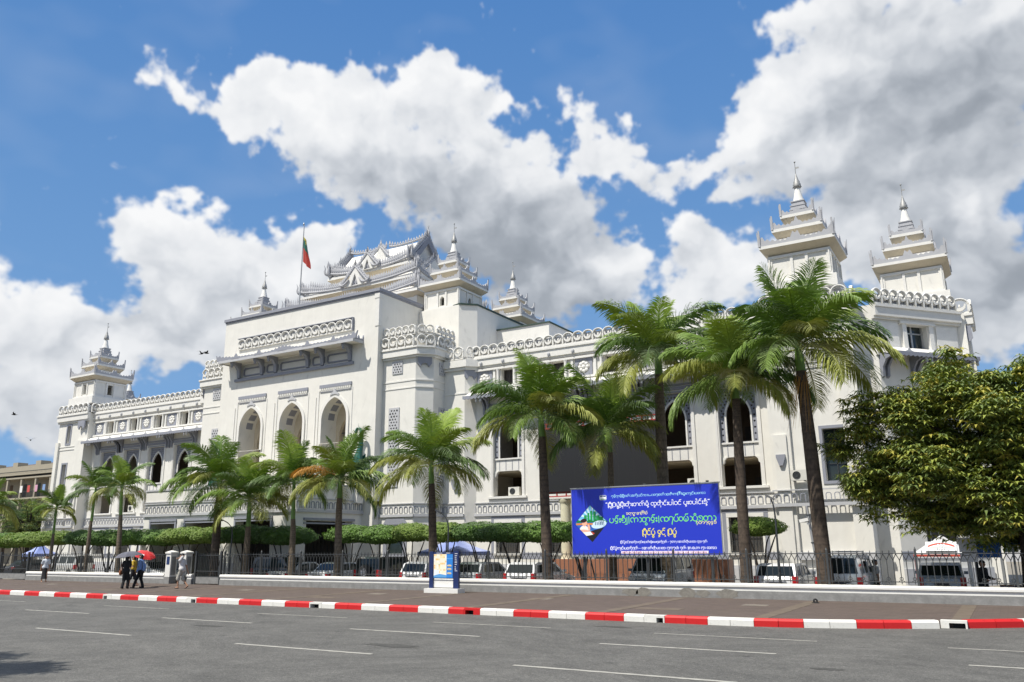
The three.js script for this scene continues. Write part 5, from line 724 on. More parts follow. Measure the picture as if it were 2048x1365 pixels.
    c.fillStyle = '#d9843a'; c.fillRect(lx + 20, ly - 8, 200, 20); c.fillStyle = '#f2ece6'; c.beginPath(); c.ellipse(lx + 115, ly + 62, 52, 44, 0, 0, 7); c.fill(); c.fillStyle = '#efb49a'; c.beginPath(); c.ellipse(lx + 122, ly - 8, 30, 34, .2, 0, 7); c.fill(); c.beginPath(); c.ellipse(lx + 172, ly + 38, 14, 38, -.2, 0, 7); c.fill(); c.beginPath(); c.ellipse(lx + 130, ly + 78, 60, 15, .15, 0, 7); c.fill(); c.fillStyle = '#2a1a1c'; c.beginPath(); c.ellipse(lx + 112, ly - 36, 38, 22, -.2, 0, 7); c.fill(); c.fillStyle = '#fbf7f0'; c.beginPath(); c.moveTo(lx + 70, ly + 98); c.lineTo(lx + 190, ly + 84); c.lineTo(lx + 220, ly + 118); c.lineTo(lx + 120, ly + 134); c.fill(); c.fillStyle = '#c8402e'; c.beginPath(); c.moveTo(lx + 195, ly + 80); c.lineTo(lx + 240, ly + 104); c.lineTo(lx + 220, ly + 118); c.fill(); c.restore(); c.strokeStyle = '#0e1640'; c.lineWidth = 3; c.beginPath(); c.moveTo(lx, ly); c.lineTo(tx, ty); c.lineTo(rx, ry); c.lineTo(bx_, by); c.closePath(); c.stroke();
  });
  const bb = thing('billboard', 'wide blue billboard with Burmese writing and a diamond picture', 'billboard', [-13.55, YD - .01, -33.6]), W = 6.85, y0 = 1.85, y1 = 4.77;
  part('panel', bx(-W / 2, W / 2, y0, y1, -.06, 0), M.galv, bb); const f = new THREE.PlaneGeometry(W - .06, y1 - y0 - .06).translate(0, (y0 + y1) / 2, .006); shared('printed_face', f, new THREE.MeshStandardMaterial({ map: tex, roughness: .45 }), bb);
  part('frame', [bx(-W / 2 - .03, W / 2 + .03, y0 - .06, y0, -.09, .03), bx(-W / 2 - .03, W / 2 + .03, y1, y1 + .04, -.09, .03)], M.galv, bb);
  for (const x of [-2.9, .1, 2.9]) part('post', [bx(x - .05, x + .05, 0, y1 + .12, -.2, -.1)], M.iron, bb);
  for (const x of [-2.9, 2.9]) part('brace', bar(V(x, 0, -1.6), V(x, 2.8, -.2), .035, 5), M.iron, bb);
}
// map board on the pavement
{
  const s = thing('map_board', 'dark blue board with a street map on a white block', 'sign', [-22.05, PY - .01, -30.9]); part('base', bx(-.92, .92, 0, .2, -.28, .28), wallM, s);
  const navy = std(.012, .025, .10, .4); part('post', bx(-.80, -.60, .2, 1.8, -.06, .06), navy, s); part('post', bx(.52, .80, .2, 1.83, -.06, .06), navy, s); part('panel', bx(-.6, .52, .62, 1.76, -.04, .04), navy, s); part('back_panel', bx(-.6, .52, .24, .58, -.05, -.02), wallM, s);
  const t = canvasTex(512, 512, (c, w, h) => { const r = mulberry(6); c.fillStyle = '#f0ead8'; c.fillRect(0, 0, w, h); for (let j = 0; j < 9; j++) for (let i = 0; i < 8; i++) { c.fillStyle = ['#f3d9a4', '#f6e8c8', '#efc27a', '#f7efe0', '#e9e2cf'][Math.floor(r() * 5)]; c.fillRect(i * 43 + 3, j * 46 + 3, 38, 40); } c.fillStyle = '#dfe6ee'; c.fillRect(6, 340, 140, 110); c.fillStyle = '#5a9ad2'; c.beginPath(); c.moveTo(0, 470); c.lineTo(160, 430); c.lineTo(345, 455); c.lineTo(345, 512); c.lineTo(0, 512); c.fill(); c.fillStyle = '#2f7fcf'; c.fillRect(345, 0, 167, 512); c.fillStyle = '#6fb2e6'; c.fillRect(345, 90, 167, 10); for (const y of [225, 300, 390]) { c.fillStyle = '#d8c49a'; c.beginPath(); c.ellipse(420, y + 24, 60, 22, 0, 0, 7); c.fill(); c.fillStyle = '#8a7a58'; c.fillRect(380, y + 36, 90, 14); } c.fillStyle = '#4c9c4a'; c.fillRect(135, 215, 20, 24); });
  shared('map_print', new THREE.PlaneGeometry(1.04, 1.02).translate(-.04, 1.17, .045), new THREE.MeshStandardMaterial({ map: t, roughness: .4 }), s);
  const mk = std(.75, .76, .8, .5), vt = []; const r = mulberry(4); for (let y = .95; y < 1.72; y += .05 + r() * .04) vt.push(bx(.60, .60 + .05 + r() * .1, y, y + .022, .06, .064)); vt.push(bx(-.42, -.1, 1.715, 1.735, .04, .044), bx(.1, .34, 1.715, 1.735, .04, .044)); part('lettering', vt, mk, s, { kind: 'stuff' });
}
// street lamps behind the wall
for (const [px, hx, hy, hd, lab] of [[895, 878, 1026, .55, 'slim street lamp rising behind the map board'], [1558, 1541, 998, .55, 'slim street lamp between the white hatchback and a palm'], [459, 441, 1041, .6, 'slim street lamp just inside the long wall by the gate']]) { const z = -32.75, x = xAt(px, z, 1120), top = atZ(hx, hy, z); const l = thing('street_lamp', lab, 'street lamp', [x, YD - .01, z], 0, 'slim street lamps'), h = top.y - YD, dx = top.x - x; part('pole', sweep([V(0, 0, 0), V(0, h * .5, 0), V(0, h - .55, 0), V(dx * .3, h - .22, 0), V(dx * .8, h, 0)], [.05, .042, .035, .03, .028], 7), M.iron, l); part('lamp_head', [new THREE.BoxGeometry(.36, .07, .16).rotateZ(-.5).translate(dx * 1.05, h + .06, 0)], std(.12, .12, .12, .4), l); part('base_plate', bx(-.12, .12, 0, .03, -.12, .12), M.iron, l); }
// canopy tents
function tent(x, z, w, eave, apex, m, label, o = {}) { const t = thing('canopy_tent', label, 'tent', [x, YD - .01, z]), e = eave - YD, a = apex - YD, h = w / 2; const roof = new THREE.CylinderGeometry(.04, h * 1.414, a - e, 4, 6).rotateY(Math.PI / 4).translate(0, (a + e) / 2, 0); { const p = roof.attributes.position; for (let i = 0; i < p.count; i++) { const f = (p.getY(i) - e) / (a - e), s = 1 - (o.sag ?? .35) * Math.sin(Math.PI * f) * .5; if (f > 0 && f < 1) p.setXYZ(i, p.getX(i) * s, p.getY(i), p.getZ(i) * s); } roof.computeVertexNormals(); } part('roof', roof, m, t); part('valance', [bx(-h, h, e - .22, e, h - .01, h), bx(-h, h, e - .22, e, -h, -h + .01), bx(h - .01, h, e - .22, e, -h, h), bx(-h, -h + .01, e - .22, e, -h, h)], m, t); for (const [p, q] of [[-1, -1], [1, -1], [1, 1], [-1, 1]]) part('leg', bx(p * (h - .05) - .02, p * (h - .05) + .02, 0, e, q * (h - .05) - .02, q * (h - .05) + .02), M.galv, t); return [t, e, h, a]; }
const blueCloth = leafMat(.20, .27, .58, .8, .25);
tent(-29.4, -42.2, 3.2, 1.85, 2.75, blueCloth, 'pale blue canopy tent between the clipped trees and the hall'); tent(xAt(80, -41, 1100), -41, 2, 1.8, 2.6, blueCloth, 'pale blue canopy tent near the far gate');
{ const [t, e, h, a] = tent(-2.9, -44.6, 2.35, 1.7, 2.5, leafMat(.66, .66, .66, .8, .2), 'white canopy tent printed with red and black stripes and 100 PLUS', { sag: 0 }); const tx = canvasTex(512, 160, (c, w, hh) => { c.fillStyle = '#f4f4f2'; c.fillRect(0, 0, w, hh); c.fillStyle = '#c8452c'; c.beginPath(); c.moveTo(40, 96); c.quadraticCurveTo(256, 0, 480, 96); c.lineTo(480, 70); c.quadraticCurveTo(256, -30, 40, 70); c.fill(); c.fillStyle = '#3a7a44'; c.fillRect(60, 96, 400, 6); c.fillStyle = '#fff'; c.font = 'bold 84px sans-serif'; c.textAlign = 'center'; c.lineWidth = 8; c.strokeStyle = '#2c2a2c'; c.strokeText('100', 256, 98); c.fillText('100', 256, 98); c.fillStyle = '#26262a'; c.font = 'bold 44px sans-serif'; c.fillText('P L U S', 256, 148); });
  shared('printed_panel', new THREE.PlaneGeometry(1.3, .74).rotateX(-Math.atan2(h, a - e)).translate(0, e + .32 * (a - e) + .05, h * .7 + .07), new THREE.MeshStandardMaterial({ map: tx, roughness: .8, color: new THREE.Color().setRGB(.72, .72, .72) }), t); part('red_stripe', bx(-h, h, e - .15, e - .06, h, h + .006), std(.5, .06, .03, .7), t); part('black_stripe', bx(-h * .5, h * .3, e - .12, e - .08, h + .006, h + .01), M.dark, t); part('red_leg_wrap', bx(-h + .02, -h + .08, .6, e - .3, h - .08, h - .02), std(.5, .05, .03, .7), t); }
// meter cabinet, stall with blue sheeting under the tree
{ const c = thing('meter_cabinet', 'grey metal cabinet on a post beside the blue stall', 'cabinet', [-1.4, YD - .01, -33.9]); part('post', bx(-.05, .05, 0, 1.8, -.05, .05), M.galv, c); part('box', bx(-.27, .27, 1.95, 2.45, -.12, .12), M.pale, c); part('box', bx(-.27, .27, 1.62, 1.92, -.12, .12), M.pale, c); part('door_gap', bx(-.2, .25, 1.92, 1.95, -.1, .1), M.dark, c); part('handle', bx(-.18, .02, 1.83, 1.85, .12, .13), M.dark, c); }
{ const s = thing('street_stall', 'street stall roofed with blue sheeting under the leafy tree', 'stall', [-.1, YD - .01, -35.6]), blue = leafMat(.02, .14, .48, .5, .2); part('roof_sheet', [new THREE.PlaneGeometry(2.4, 1.6, 8, 4).rotateX(-Math.PI / 2 + .18).translate(0, 2.35, 0)], blue, s); part('side_sheet', bx(-1.2, -.3, 1.75, 2.3, .7, .715), blue, s); for (const [x, z] of [[-1.15, .65], [1.15, .65], [-1.15, -.65], [1.15, -.65]]) part('pole', bar(V(x, 0, z), V(x, 2.4, z), .03, 5), M.iron, s); part('counter', [bx(-.5, 1, .75, .8, .1, .7)], std(.25, .16, .09, .7), s); part('counter_sheet', bx(-.5, 1, .15, .75, .68, .7), blue, s); }
for (const [x, z, m, lab] of [[-.75, -34.6, std(.015, .2, .55, .5), 'blue plastic crate in front of the stall'], [.1, -34.5, std(.20, .02, .03, .5), 'dark red plastic crate in front of the stall']]) { const c = thing('plastic_crate', lab, 'crate', [x, YD - .01, z]); part('side', [bx(-.3, .3, 0, .36, .2, .22), bx(-.3, .3, 0, .36, -.22, -.2), bx(-.3, -.28, 0, .36, -.2, .2), bx(.28, .3, 0, .36, -.2, .2)], m, c); part('bottom', bx(-.28, .28, 0, .02, -.2, .2), m, c); part('rim', [bx(-.32, .32, .33, .36, .22, .24), bx(-.32, .32, .33, .36, -.24, -.22)], m, c); }
// LED screen on cream columns, granite base
{ const z = -43.3, s = thing('led_screen', 'huge black outdoor screen with red steel frame on cream columns', 'screen', [-19.7, YD - .01, z]); part('screen_panel', bx(-3.75, 3.7, 5.35, 9.1, -.3, 0), std(.012, .012, .014, .5), s); const seams = []; for (let i = 1; i < 8; i++) seams.push(bx(-3.75 + i * .93, -3.742 + i * .93, 5.35, 9.1, 0, .004)); part('panel_seam', seams, std(.03, .03, .03, .6), s, { kind: 'stuff' }); const red = std(.33, .035, .03, .5), fr = []; for (const y of [5.05, 5.3, 9.12, 9.4]) fr.push(bx(-3.85, 3.8, y, y + .07, -.15, -.05)); for (let x = -3.8; x < 3.8; x += .62) { fr.push(bx(x, x + .06, 5.05, 5.35, -.14, -.06), bx(x, x + .06, 9.12, 9.45, -.14, -.06)); } part('steel_frame', fr, red, s); for (const x of [-2.75, 2.75]) part('column', [lathe([[.36, 1.5], [.33, 1.56], [.31, 1.7], [.31, 4.6], [.34, 4.7], [.4, 4.8], [.4, 4.95]], 20).translate(x, 0, -.4)], surf(.72, .68, .50, .6, .4, { map: grainTex }), s); part('beam', bx(-3.7, 3.7, 4.95, 5.05, -.8, 0), M.white2, s);
  const b = thing('stone_base', 'low red granite wall under the big black screen', 'wall', [-17.7, YD - .01, -42.6]), gr = [surf(.34, .15, .085, .45, .5, { map: grainTex }), surf(.38, .17, .10, .45, .5, { map: grainTex })]; for (let i = 0; i < 9; i++) for (let j = 0; j < 2; j++) part('granite_slab', bx(-5.1 + i * 1.135, -5.1 + i * 1.135 + 1.125, j * .76, j * .76 + .752, -.9, 0), gr[(i * 3 + j) % 2], b); }
// peacock statues on the portico
for (const [x, s, lab] of [[-38.1, -1, 'green peacock statue with hooked neck beside the portico edge nearest the bay tower'], [-52.5, -1, 'green peacock statue half hidden by the dark palm on the portico']]) { const p = thing('peacock_statue', lab, 'statue', [x, 6.2, -42.9], 0, 'green peacock statues'); part('body', sweep([V(-.35, -.15, .1), V(-.25, .35, .1), V(0, 1.0, .12), V(.1, 1.7, .1), V(.2, 2.4, 0), V(.3, 3.2, 0), V(.22, 3.85, 0), V(0, 4.02, 0), V(-.17, 3.8, 0), V(-.2, 3.4, 0), V(-.28, 3.15, 0), V(-.42, 2.95, 0)].map((v) => V(v.x * -s, v.y, v.z)), [.05, .28, .42, .36, .22, .15, .13, .13, .13, .15, .12, .02], 9), M.teal, p); for (const q of [-1, 1]) part('wing', ext([[-.1, .7], [.35, .9], [.55, 1.6], [.5, 2.2], [.2, 2.0], [-.05, 1.4]], [], .28 * q, .28 * q + .06), M.teal, p); part('tail', [sweep([V(-.1, .5, .1), V(.3, .2, .15), V(.5, -.6, .1)], [.2, .22, .05], 6)], M.teal, p); for (const q of [-.12, .12]) part('leg', bar(V(-.2 + q, .3, .1), V(-.25 + q, -.2, .1), .05, 5), M.teal, p); part('crest', [bar(V(0, 4.05, 0), V(.02, 4.35, 0), .02, 4, .005)], M.teal, p); part('plinth', bx(-.5, .4, -1.15, -.2, -.3, .35), M.white2, p); }
{ const f = thing('flagpole', 'flagpole with a limp green and red flag on the portico roof', 'flagpole', [-46.1, 20.42, -44.4]); part('pole', bar(V(0, 0, 0), V(.05, 7.1, 0), .06, 7, .035), M.galv, f); part('finial', lathe([[.001, 7.1], [.08, 7.18], [.05, 7.3], [.001, 7.42]], 8), M.galv, f); const flag = (y0, y1, m, nm) => { const g = new THREE.PlaneGeometry(1, 1, 10, 8), p = g.attributes.position; for (let i = 0; i < p.count; i++) { const u = p.getX(i) + .5, v = p.getY(i) + .5, y = y0 + (y1 - y0) * v, droop = (6.2 - y) / 3.4; p.setXYZ(i, .06 + u * (.25 + .45 * (1 - Math.abs(droop - .45) * 1.3)) + Math.max(0, droop - .4) * .75 * u + droop * .12, y - u * .75, .16 * Math.sin(u * 9 + y * 2) * u); } g.computeVertexNormals(); part(nm, g, m, f); }; flag(5.2, 6.1, leafMat(.015, .12, .085, .8, .2), 'green_stripe'); flag(4.0, 5.2, leafMat(.38, .03, .018, .8, .2), 'red_stripe'); flag(6.0, 6.25, leafMat(.5, .42, .06, .8, .2), 'yellow_stripe'); part('halyard', [bar(V(.1, 0, .05), V(.08, 6.9, .05), .008, 3)], M.galv, f); }
// apartment block beyond the far end of the hall
{ const Z = -72, b = thing('apartment_block', 'old cream apartment block with balconies beyond the far end tower', 'building', [-138, YD - .01, Z]), cr = surf(.36, .325, .255, .9, .2, { map: streakTex }), dk = surf(.13, .10, .09, .9, .3, { map: grainTex }); part('wall', [bx(-26, 26, 0, 14.6, -14, -2)], cr, b); part('roof', [ext([[1, 15.2], [14.5, 15.2], [11, 16.9], [4.5, 16.9]], [], -26, 26).rotateY(Math.PI / 2)], dk, b); part('parapet', [bx(-26, 26, 14.6, 15.9, -2.2, 0), bx(-26, 26, 14.4, 14.6, -2.2, .25)], cr, b); for (let k = 0; k < 4; k++) { part('balcony_slab', bx(-26, 26, 3.4 * k + 3.6, 3.4 * k + 3.85, -2, .1), cr, b); for (let i = 0; i < 13; i++) { const x = -24 + i * 4; part('balcony_post', bx(x - .2, x + .2, 3.4 * k, 3.4 * k + 3.6, -.4, 0), cr, b); if (k < 4) { const d = part('door', bx(x + .8, x + 2.1, 3.4 * k + .3, 3.4 * k + 2.9, -2, -1.95), [M.shutter, std(.12, .08, .05, .8), std(.05, .09, .08, .7)][(i * 2 + k) % 3], b); } } const rl = []; for (let x = -26; x < 26; x += .35) rl.push(bx(x, x + .05, 3.4 * k + 3.85, 3.4 * k + 4.8, -.05, 0)); rl.push(bx(-26, 26, 3.4 * k + 4.8, 3.4 * k + 4.88, -.08, .02)); part('balcony_rail', rl, M.iron, b, { kind: 'stuff' }); } const r = mulberry(3); for (let i = 0; i < 10; i++) { const x = 4 + i * 2.1; part('laundry', bx(x, x + .7, 11.5, 12.6, .02, .05), [std(.7, .68, .66, .9), std(.5, .08, .07, .9), std(.55, .3, .4, .9), std(.2, .3, .5, .9)][i % 4], b); } b.scale.y = .95; for (let i = 0; i < 8; i++) part('roof_block', bx(-25 + i * 6.5, -23.6 + i * 6.5, 15.9, 16.6, -1.6, 0), cr, b); }
{ const b = thing('office_block', 'grey office block far behind the leafy tree', 'building', [19, YD - .01, -110]); part('wall', bx(-22, 20, 0, 13, -12, 0), M.pale, b); for (let k = 0; k < 4; k++) for (let i = 0; i < 12; i++) { part('window', bx(-20.5 + i * 3.4, -18.6 + i * 3.4, 1.1 + k * 3.1, 2.8 + k * 3.1, 0, .04), M.glass, b); } part('roof_edge', bx(-22.3, 20.3, 13, 13.5, -12.3, .3), M.pale, b); }
// flying birds
[[403, 708, 62], [412, 707, 64], [60, 881, 70], [27, 830, 80]].forEach(([x, y, d], i) => { const p = EYE.clone().addScaledVector(dirOf(x, y), d), b = thing('flying_bird', ['dark bird gliding just beside another near the portico canopy', 'dark bird flying with its mate near the portico canopy', 'dark bird flying low above the apartment roof', 'tiny dark bird high over the apartment roof'][i], 'bird', [p.x, p.y, p.z], i * 1.3, 'birds in flight'); part('body', sweep([V(-.2, 0, 0), V(-.08, 0, 0), V(.08, .01, 0), V(.16, .03, 0), V(.22, .02, 0)], [.02, .05, .055, .035, .005], 6), M.dark, b); for (const s of [-1, 1]) part('wing', triMesh([.08, .03, .02 * s, -.1, .03, .02 * s, -.02, .17, .22 * s, .08, .03, .02 * s, -.02, .17, .22 * s, .06, .16, .2 * s, .06, .16, .2 * s, -.02, .17, .22 * s, -.12, .1 + .04 * i, .42 * s]), new THREE.MeshStandardMaterial({ color: 0x141416, roughness: .9, side: THREE.DoubleSide }), b); part('tail', bx(-.3, -.18, -.005, .005, -.04, .04), M.dark, b); });
// conduit and camera by the tallest palm, small pipe stub on the pavement
{ const x = xAt(1646, -33.2, 1110), c = thing('conduit_pipe', 'pale vertical pipe strapped to the tallest palm', 'pipe', [x - .12, YD - .01, -33.22]); const tx = xAt(1617, -33.2, 980) - x; part('pipe', [bar(V(0, 0, 0), V(tx, 3.7, 0), .05, 8)], M.galv, c); for (const f of [.3, .62, .9]) part('strap', bx(tx * f - .07, tx * f + .3, 3.7 * f, 3.7 * f + .05, -.08, .06), M.iron, c); const k = thing('security_camera', 'small white security camera on the pipe of the tallest palm', 'camera', [x + tx * .72 - .12, 3.05, -33.12]); part('housing', [new THREE.BoxGeometry(.34, .12, .12).rotateZ(.2).translate(-.2, 0, .06)], M.white2, k); part('arm', bx(-.1, 0, -.16, -.1, 0, .05), M.white2, k); part('lens', new THREE.CylinderGeometry(.04, .04, .02, 10).rotateZ(Math.PI / 2 + .2).translate(-.38, -.035, .06), M.dark, k); }
{ const x = xAt(1632, -31, 1196), p = thing('pipe_stub', 'small black round pipe stub on the pavement', 'pipe', [x, PY - .005, -30.9]); part('pipe', new THREE.TorusGeometry(.055, .03, 8, 14).rotateY(.3).translate(0, .08, 0), M.dark, p); part('foot', bx(-.12, .12, 0, .03, -.05, .05), M.dark, p); }
console.log('street done');
// ---------------------------------------------------------------- parked vehicles (rear at local z = 0, front towards -z)
const tyreG = (() => { const g = plain(lathe([[.19, -.1], [.28, -.105], [.315, -.08], [.325, 0], [.315, .08], [.28, .105], [.19, .1]], 20).rotateZ(Math.PI / 2)); return g; })();
const rimG = (() => { const L = [lathe([[.001, -.03], [.06, -.04], [.08, 0], [.17, -.01], [.2, .06], [.2, -.08]], 18).rotateZ(Math.PI / 2)]; for (let k = 0; k < 5; k++) L.push(new THREE.BoxGeometry(.03, .17, .05).translate(-.03, .1, 0).rotateX(k * TAU / 5)); return mergeGeometries(L.map(plain)); })();
const tyreM = std(.018, .018, .018, .85), rimM = std(.45, .45, .46, .3, { metalness: .7 }), lampR = new THREE.MeshPhysicalMaterial({ color: new THREE.Color().setRGB(.42, .012, .015), roughness: .15, clearcoat: 1 }), lampW = new THREE.MeshPhysicalMaterial({ color: 0xdddddd, roughness: .1, clearcoat: 1 }), plateM = std(.05, .05, .055, .5), trimM = std(.03, .03, .032, .6);
const paint = (r, g, b) => new THREE.MeshPhysicalMaterial({ color: new THREE.Color().setRGB(r, g, b), roughness: .35, metalness: .1, clearcoat: 1, clearcoatRoughness: .06 });
const KIND = {
  sedan: { L: 4.4, W: 1.68, wb: [.95, 3.5], low: [[.04, .30], [0, .5], [.0, .86], [.1, .97], [.72, 1.0], [3.1, .97], [4.1, .80], [4.36, .6], [4.4, .3]], cab: [[.55, .97], [1.05, 1.38], [1.5, 1.46], [2.3, 1.44], [3.15, .95]], win: [[[1.0, 1.02], [1.2, 1.33], [1.75, 1.39], [1.75, 1.02]], [[1.83, 1.02], [1.83, 1.39], [2.25, 1.37], [2.8, 1.02]]] },
  hatch: { L: 3.95, W: 1.66, wb: [.68, 3.1], low: [[.05, .28], [.0, .5], [.02, .92], [.1, 1.0], [2.7, .97], [3.6, .82], [3.9, .6], [3.95, .28]], cab: [[.06, .98], [.38, 1.42], [.9, 1.52], [2.0, 1.49], [2.85, .95]], win: [[[.5, 1.04], [.62, 1.36], [1.35, 1.44], [1.35, 1.04]], [[1.43, 1.04], [1.43, 1.44], [1.95, 1.41], [2.5, 1.03]]] },
  wagon: { L: 4.35, W: 1.69, wb: [.85, 3.45], low: [[.05, .28], [0, .5], [.0, .92], [.06, 1.0], [3.0, .97], [4.0, .82], [4.3, .6], [4.35, .28]], cab: [[.04, .98], [.26, 1.43], [.6, 1.52], [2.3, 1.49], [3.15, .95]], win: [[[.38, 1.04], [.5, 1.38], [1.1, 1.43], [1.1, 1.04]], [[1.18, 1.04], [1.18, 1.43], [1.9, 1.42], [1.9, 1.04]], [[1.98, 1.04], [1.98, 1.42], [2.25, 1.4], [2.8, 1.03]]] },
  van: { L: 4.3, W: 1.72, wb: [.8, 3.55], low: [[.03, .3], [0, .5], [0, 1.0], [.02, 1.08], [3.9, 1.06], [4.2, .9], [4.3, .6], [4.3, .3]], cab: [[.01, 1.06], [.1, 1.75], [.35, 1.86], [3.1, 1.84], [3.5, 1.7], [3.98, 1.05]], win: [[[.25, 1.14], [.3, 1.66], [1.25, 1.68], [1.25, 1.14]], [[1.35, 1.14], [1.35, 1.68], [2.35, 1.68], [2.35, 1.14]], [[2.45, 1.14], [2.45, 1.68], [3.25, 1.66], [3.65, 1.14]]] },
  suv: { L: 4.3, W: 1.76, wb: [.85, 3.4], low: [[.05, .42], [0, .6], [0, 1.05], [.04, 1.12], [3.05, 1.1], [4.15, 1.02], [4.28, .75], [4.3, .42]], cab: [[.04, 1.1], [.14, 1.68], [.4, 1.76], [2.4, 1.74], [3.1, 1.08]], win: [[[.3, 1.17], [.36, 1.6], [1.05, 1.64], [1.05, 1.17]], [[1.13, 1.17], [1.13, 1.64], [1.95, 1.64], [1.95, 1.17]], [[2.02, 1.17], [2.02, 1.64], [2.3, 1.62], [2.75, 1.17]]] },
};
function car(kind, x, z, turn, m, label, o = {}) {
  const K = KIND[kind], { L, W } = K, t = thing(o.name ?? (kind === 'van' ? 'parked_van' : 'parked_car'), label, kind === 'van' ? 'van' : 'car', [x, YD - .004, z], turn, 'vehicles parked behind the railings'), b = .06;
  const side = (pts, holes, w, bev) => { const g = new THREE.ExtrudeGeometry(shapeOf(pts, holes), { depth: w - 2 * bev, bevelEnabled: bev > 0, bevelSize: bev, bevelThickness: bev, bevelSegments: 2, bevelOffset: -bev }); return g.rotateY(Math.PI / 2).translate(-w / 2 + bev, 0, 0); };
  const tumble = (g, base, k) => { const p = g.attributes.position; for (let i = 0; i < p.count; i++) { const y = p.getY(i); if (y > base) p.setX(i, p.getX(i) * (1 - k * (y - base))); } g.computeVertexNormals(); return g; };
  const R = kind === 'suv' ? .41 : .36, bottom = [], y0 = K.low[0][1]; for (const c of [...K.wb].reverse()) { const pts = []; for (let i = 0; i <= 8; i++) { const a = Math.PI * i / 8; pts.push([c + R * Math.cos(a), Math.max(y0, .32 + R * Math.sin(a))]); } bottom.push(...pts); }
  part('body', side([...K.low, ...bottom].reverse(), [], W, .07), m, t);
  const base = K.cab[0][1], k = .22, cabW = W - .06;
  part('cabin', tumble(side([...K.cab].reverse(), K.win, cabW, 0), base, k), m, t);
  const inset = K.cab.map(([s, y], i) => [s + (s < L / 2 ? .05 : -.05), y - (y > base + .1 ? .05 : 0)]);
  part('side_glass', tumble(side([...inset].reverse(), [], cabW - .05, 0), base, k), M.glass, t);
  const slant = (p, q, f0, f1, off) => { const d = [q[0] - p[0], q[1] - p[1]], n = Math.hypot(...d), N = [-d[1] / n * off, d[0] / n * off], A = [p[0] + d[0] * f0 + N[0], p[1] + d[1] * f0 + N[1]], B = [p[0] + d[0] * f1 + N[0], p[1] + d[1] * f1 + N[1]], wa = (cabW / 2 - .09) * (1 - k * (A[1] - base)), wb = (cabW / 2 - .11) * (1 - k * (B[1] - base)); return triMesh([-wa, A[1], -A[0], wa, A[1], -A[0], wb, B[1], -B[0], -wa, A[1], -A[0], wb, B[1], -B[0], -wb, B[1], -B[0]]); };
  const glass2 = M.glass2 ?? (M.glass2 = new THREE.MeshPhysicalMaterial({ color: new THREE.Color().setRGB(.015, .02, .02), roughness: .05, side: THREE.DoubleSide }));
  part('rear_window', slant(K.cab[0], K.cab[1], .14, .97, .012), glass2, t); const n = K.cab.length; part('windscreen', slant(K.cab[n - 1], K.cab[n - 2], .08, .95, -.012), glass2, t);
  const yl = kind === 'van' ? .78 : kind === 'suv' ? .86 : .74, tall = o.tall ?? (kind === 'sedan' ? .17 : .34);
  for (const s of [-1, 1]) { part('tail_light', [new THREE.BoxGeometry(.17, tall, .07).translate(s * (W / 2 - .11), yl + (kind === 'sedan' ? .06 : .08), -.012), new THREE.BoxGeometry(.045, tall, .18).translate(s * (W / 2 - .012), yl + (kind === 'sedan' ? .06 : .08), -.1)], lampR, t); part('headlight', new THREE.BoxGeometry(.3, .14, .1).translate(s * (W / 2 - .22), kind === 'van' ? .8 : .68, -L + .03), lampW, t); part('mirror', new THREE.BoxGeometry(.16, .12, .09).translate(s * (W / 2 + .07), base + .1, -K.cab[n - 1][0] + .2), o.black ? trimM : m, t); }
  part('bumper', bx(-W / 2 + .03, W / 2 - .03, .30, .52, -.03, .07), o.bump ? trimM : m, t); part('bumper', bx(-W / 2 + .05, W / 2 - .05, .3, .5, -L - .06, -L + .05), o.bump ? trimM : m, t); part('number_plate', bx(-.26, .26, .66, .80, 0, .03), plateM, t); part('plate_garnish', bx(-.42, .42, .82, .86, 0, .035), o.bump ? trimM : rimM, t); part('underbody', bx(-W / 2 + .12, W / 2 - .12, .2, .5, -L + .25, -.2), trimM, t);
  for (const c of K.wb) for (const s of [-1, 1]) { const sc = kind === 'suv' ? 1.12 : .97, w = shared('wheel', tyreG, tyreM, t, s * (W / 2 - .12), .325 * sc, -c, s > 0 ? Math.PI : 0); w.scale.setScalar(sc); shared('rim', rimG, rimM, w, -.04); }
  if (o.spare) { const w = shared('spare_wheel', tyreG, tyreM, t, 0, 1.0, .13, Math.PI / 2); w.scale.setScalar(1.1); shared('rim', rimG, rimM, w, -.05); }
  if (o.rack) { const rk = []; for (let i = 0; i < 5; i++) rk.push(bar(V(-.65, K.cab[2][1] + .1, -.5 - i * .42), V(.65, K.cab[2][1] + .1, -.5 - i * .42), .018, 5)); for (const s of [-.65, .65]) rk.push(bar(V(s, K.cab[2][1] + .1, -.4), V(s, K.cab[2][1] + .1, -2.4), .02, 5), bar(V(s, K.cab[2][1] - .06, -.7), V(s, K.cab[2][1] + .1, -.7), .018, 4), bar(V(s, K.cab[2][1] - .06, -2.1), V(s, K.cab[2][1] + .1, -2.1), .018, 4)); part('roof_rack', rk, M.galv, t); }
  part('rear_wiper', bar(V(0, base + .08, .0 - (K.cab[0][0]) + .02), V(.3, base + .16, -K.cab[0][0] + .01), .01, 4), trimM, t); part('door_handle', [1, -1].flatMap((s) => [1.2, 2.1].map((q) => bx(s * W / 2 - .012, s * W / 2 + .022, base - .14, base - .11, -q, -q + .16))), o.black ? trimM : m, t);
  return t;
}
const CZ = -34.05, wp = paint(.78, .78, .77), sv = paint(.40, .42, .43), bk = paint(.012, .012, .014), gv = paint(.22, .26, .30);
car('suv', -38.35, -35.2, -Math.PI / 2, bk, 'black off-road car with roof rack parked behind the small gate', { rack: 1, black: 1, bump: 1 });
car('sedan', xAt(553, CZ, 1145), CZ, 0, paint(.6, .6, .58), 'pale sedan behind the railings, next to the black off-road car');
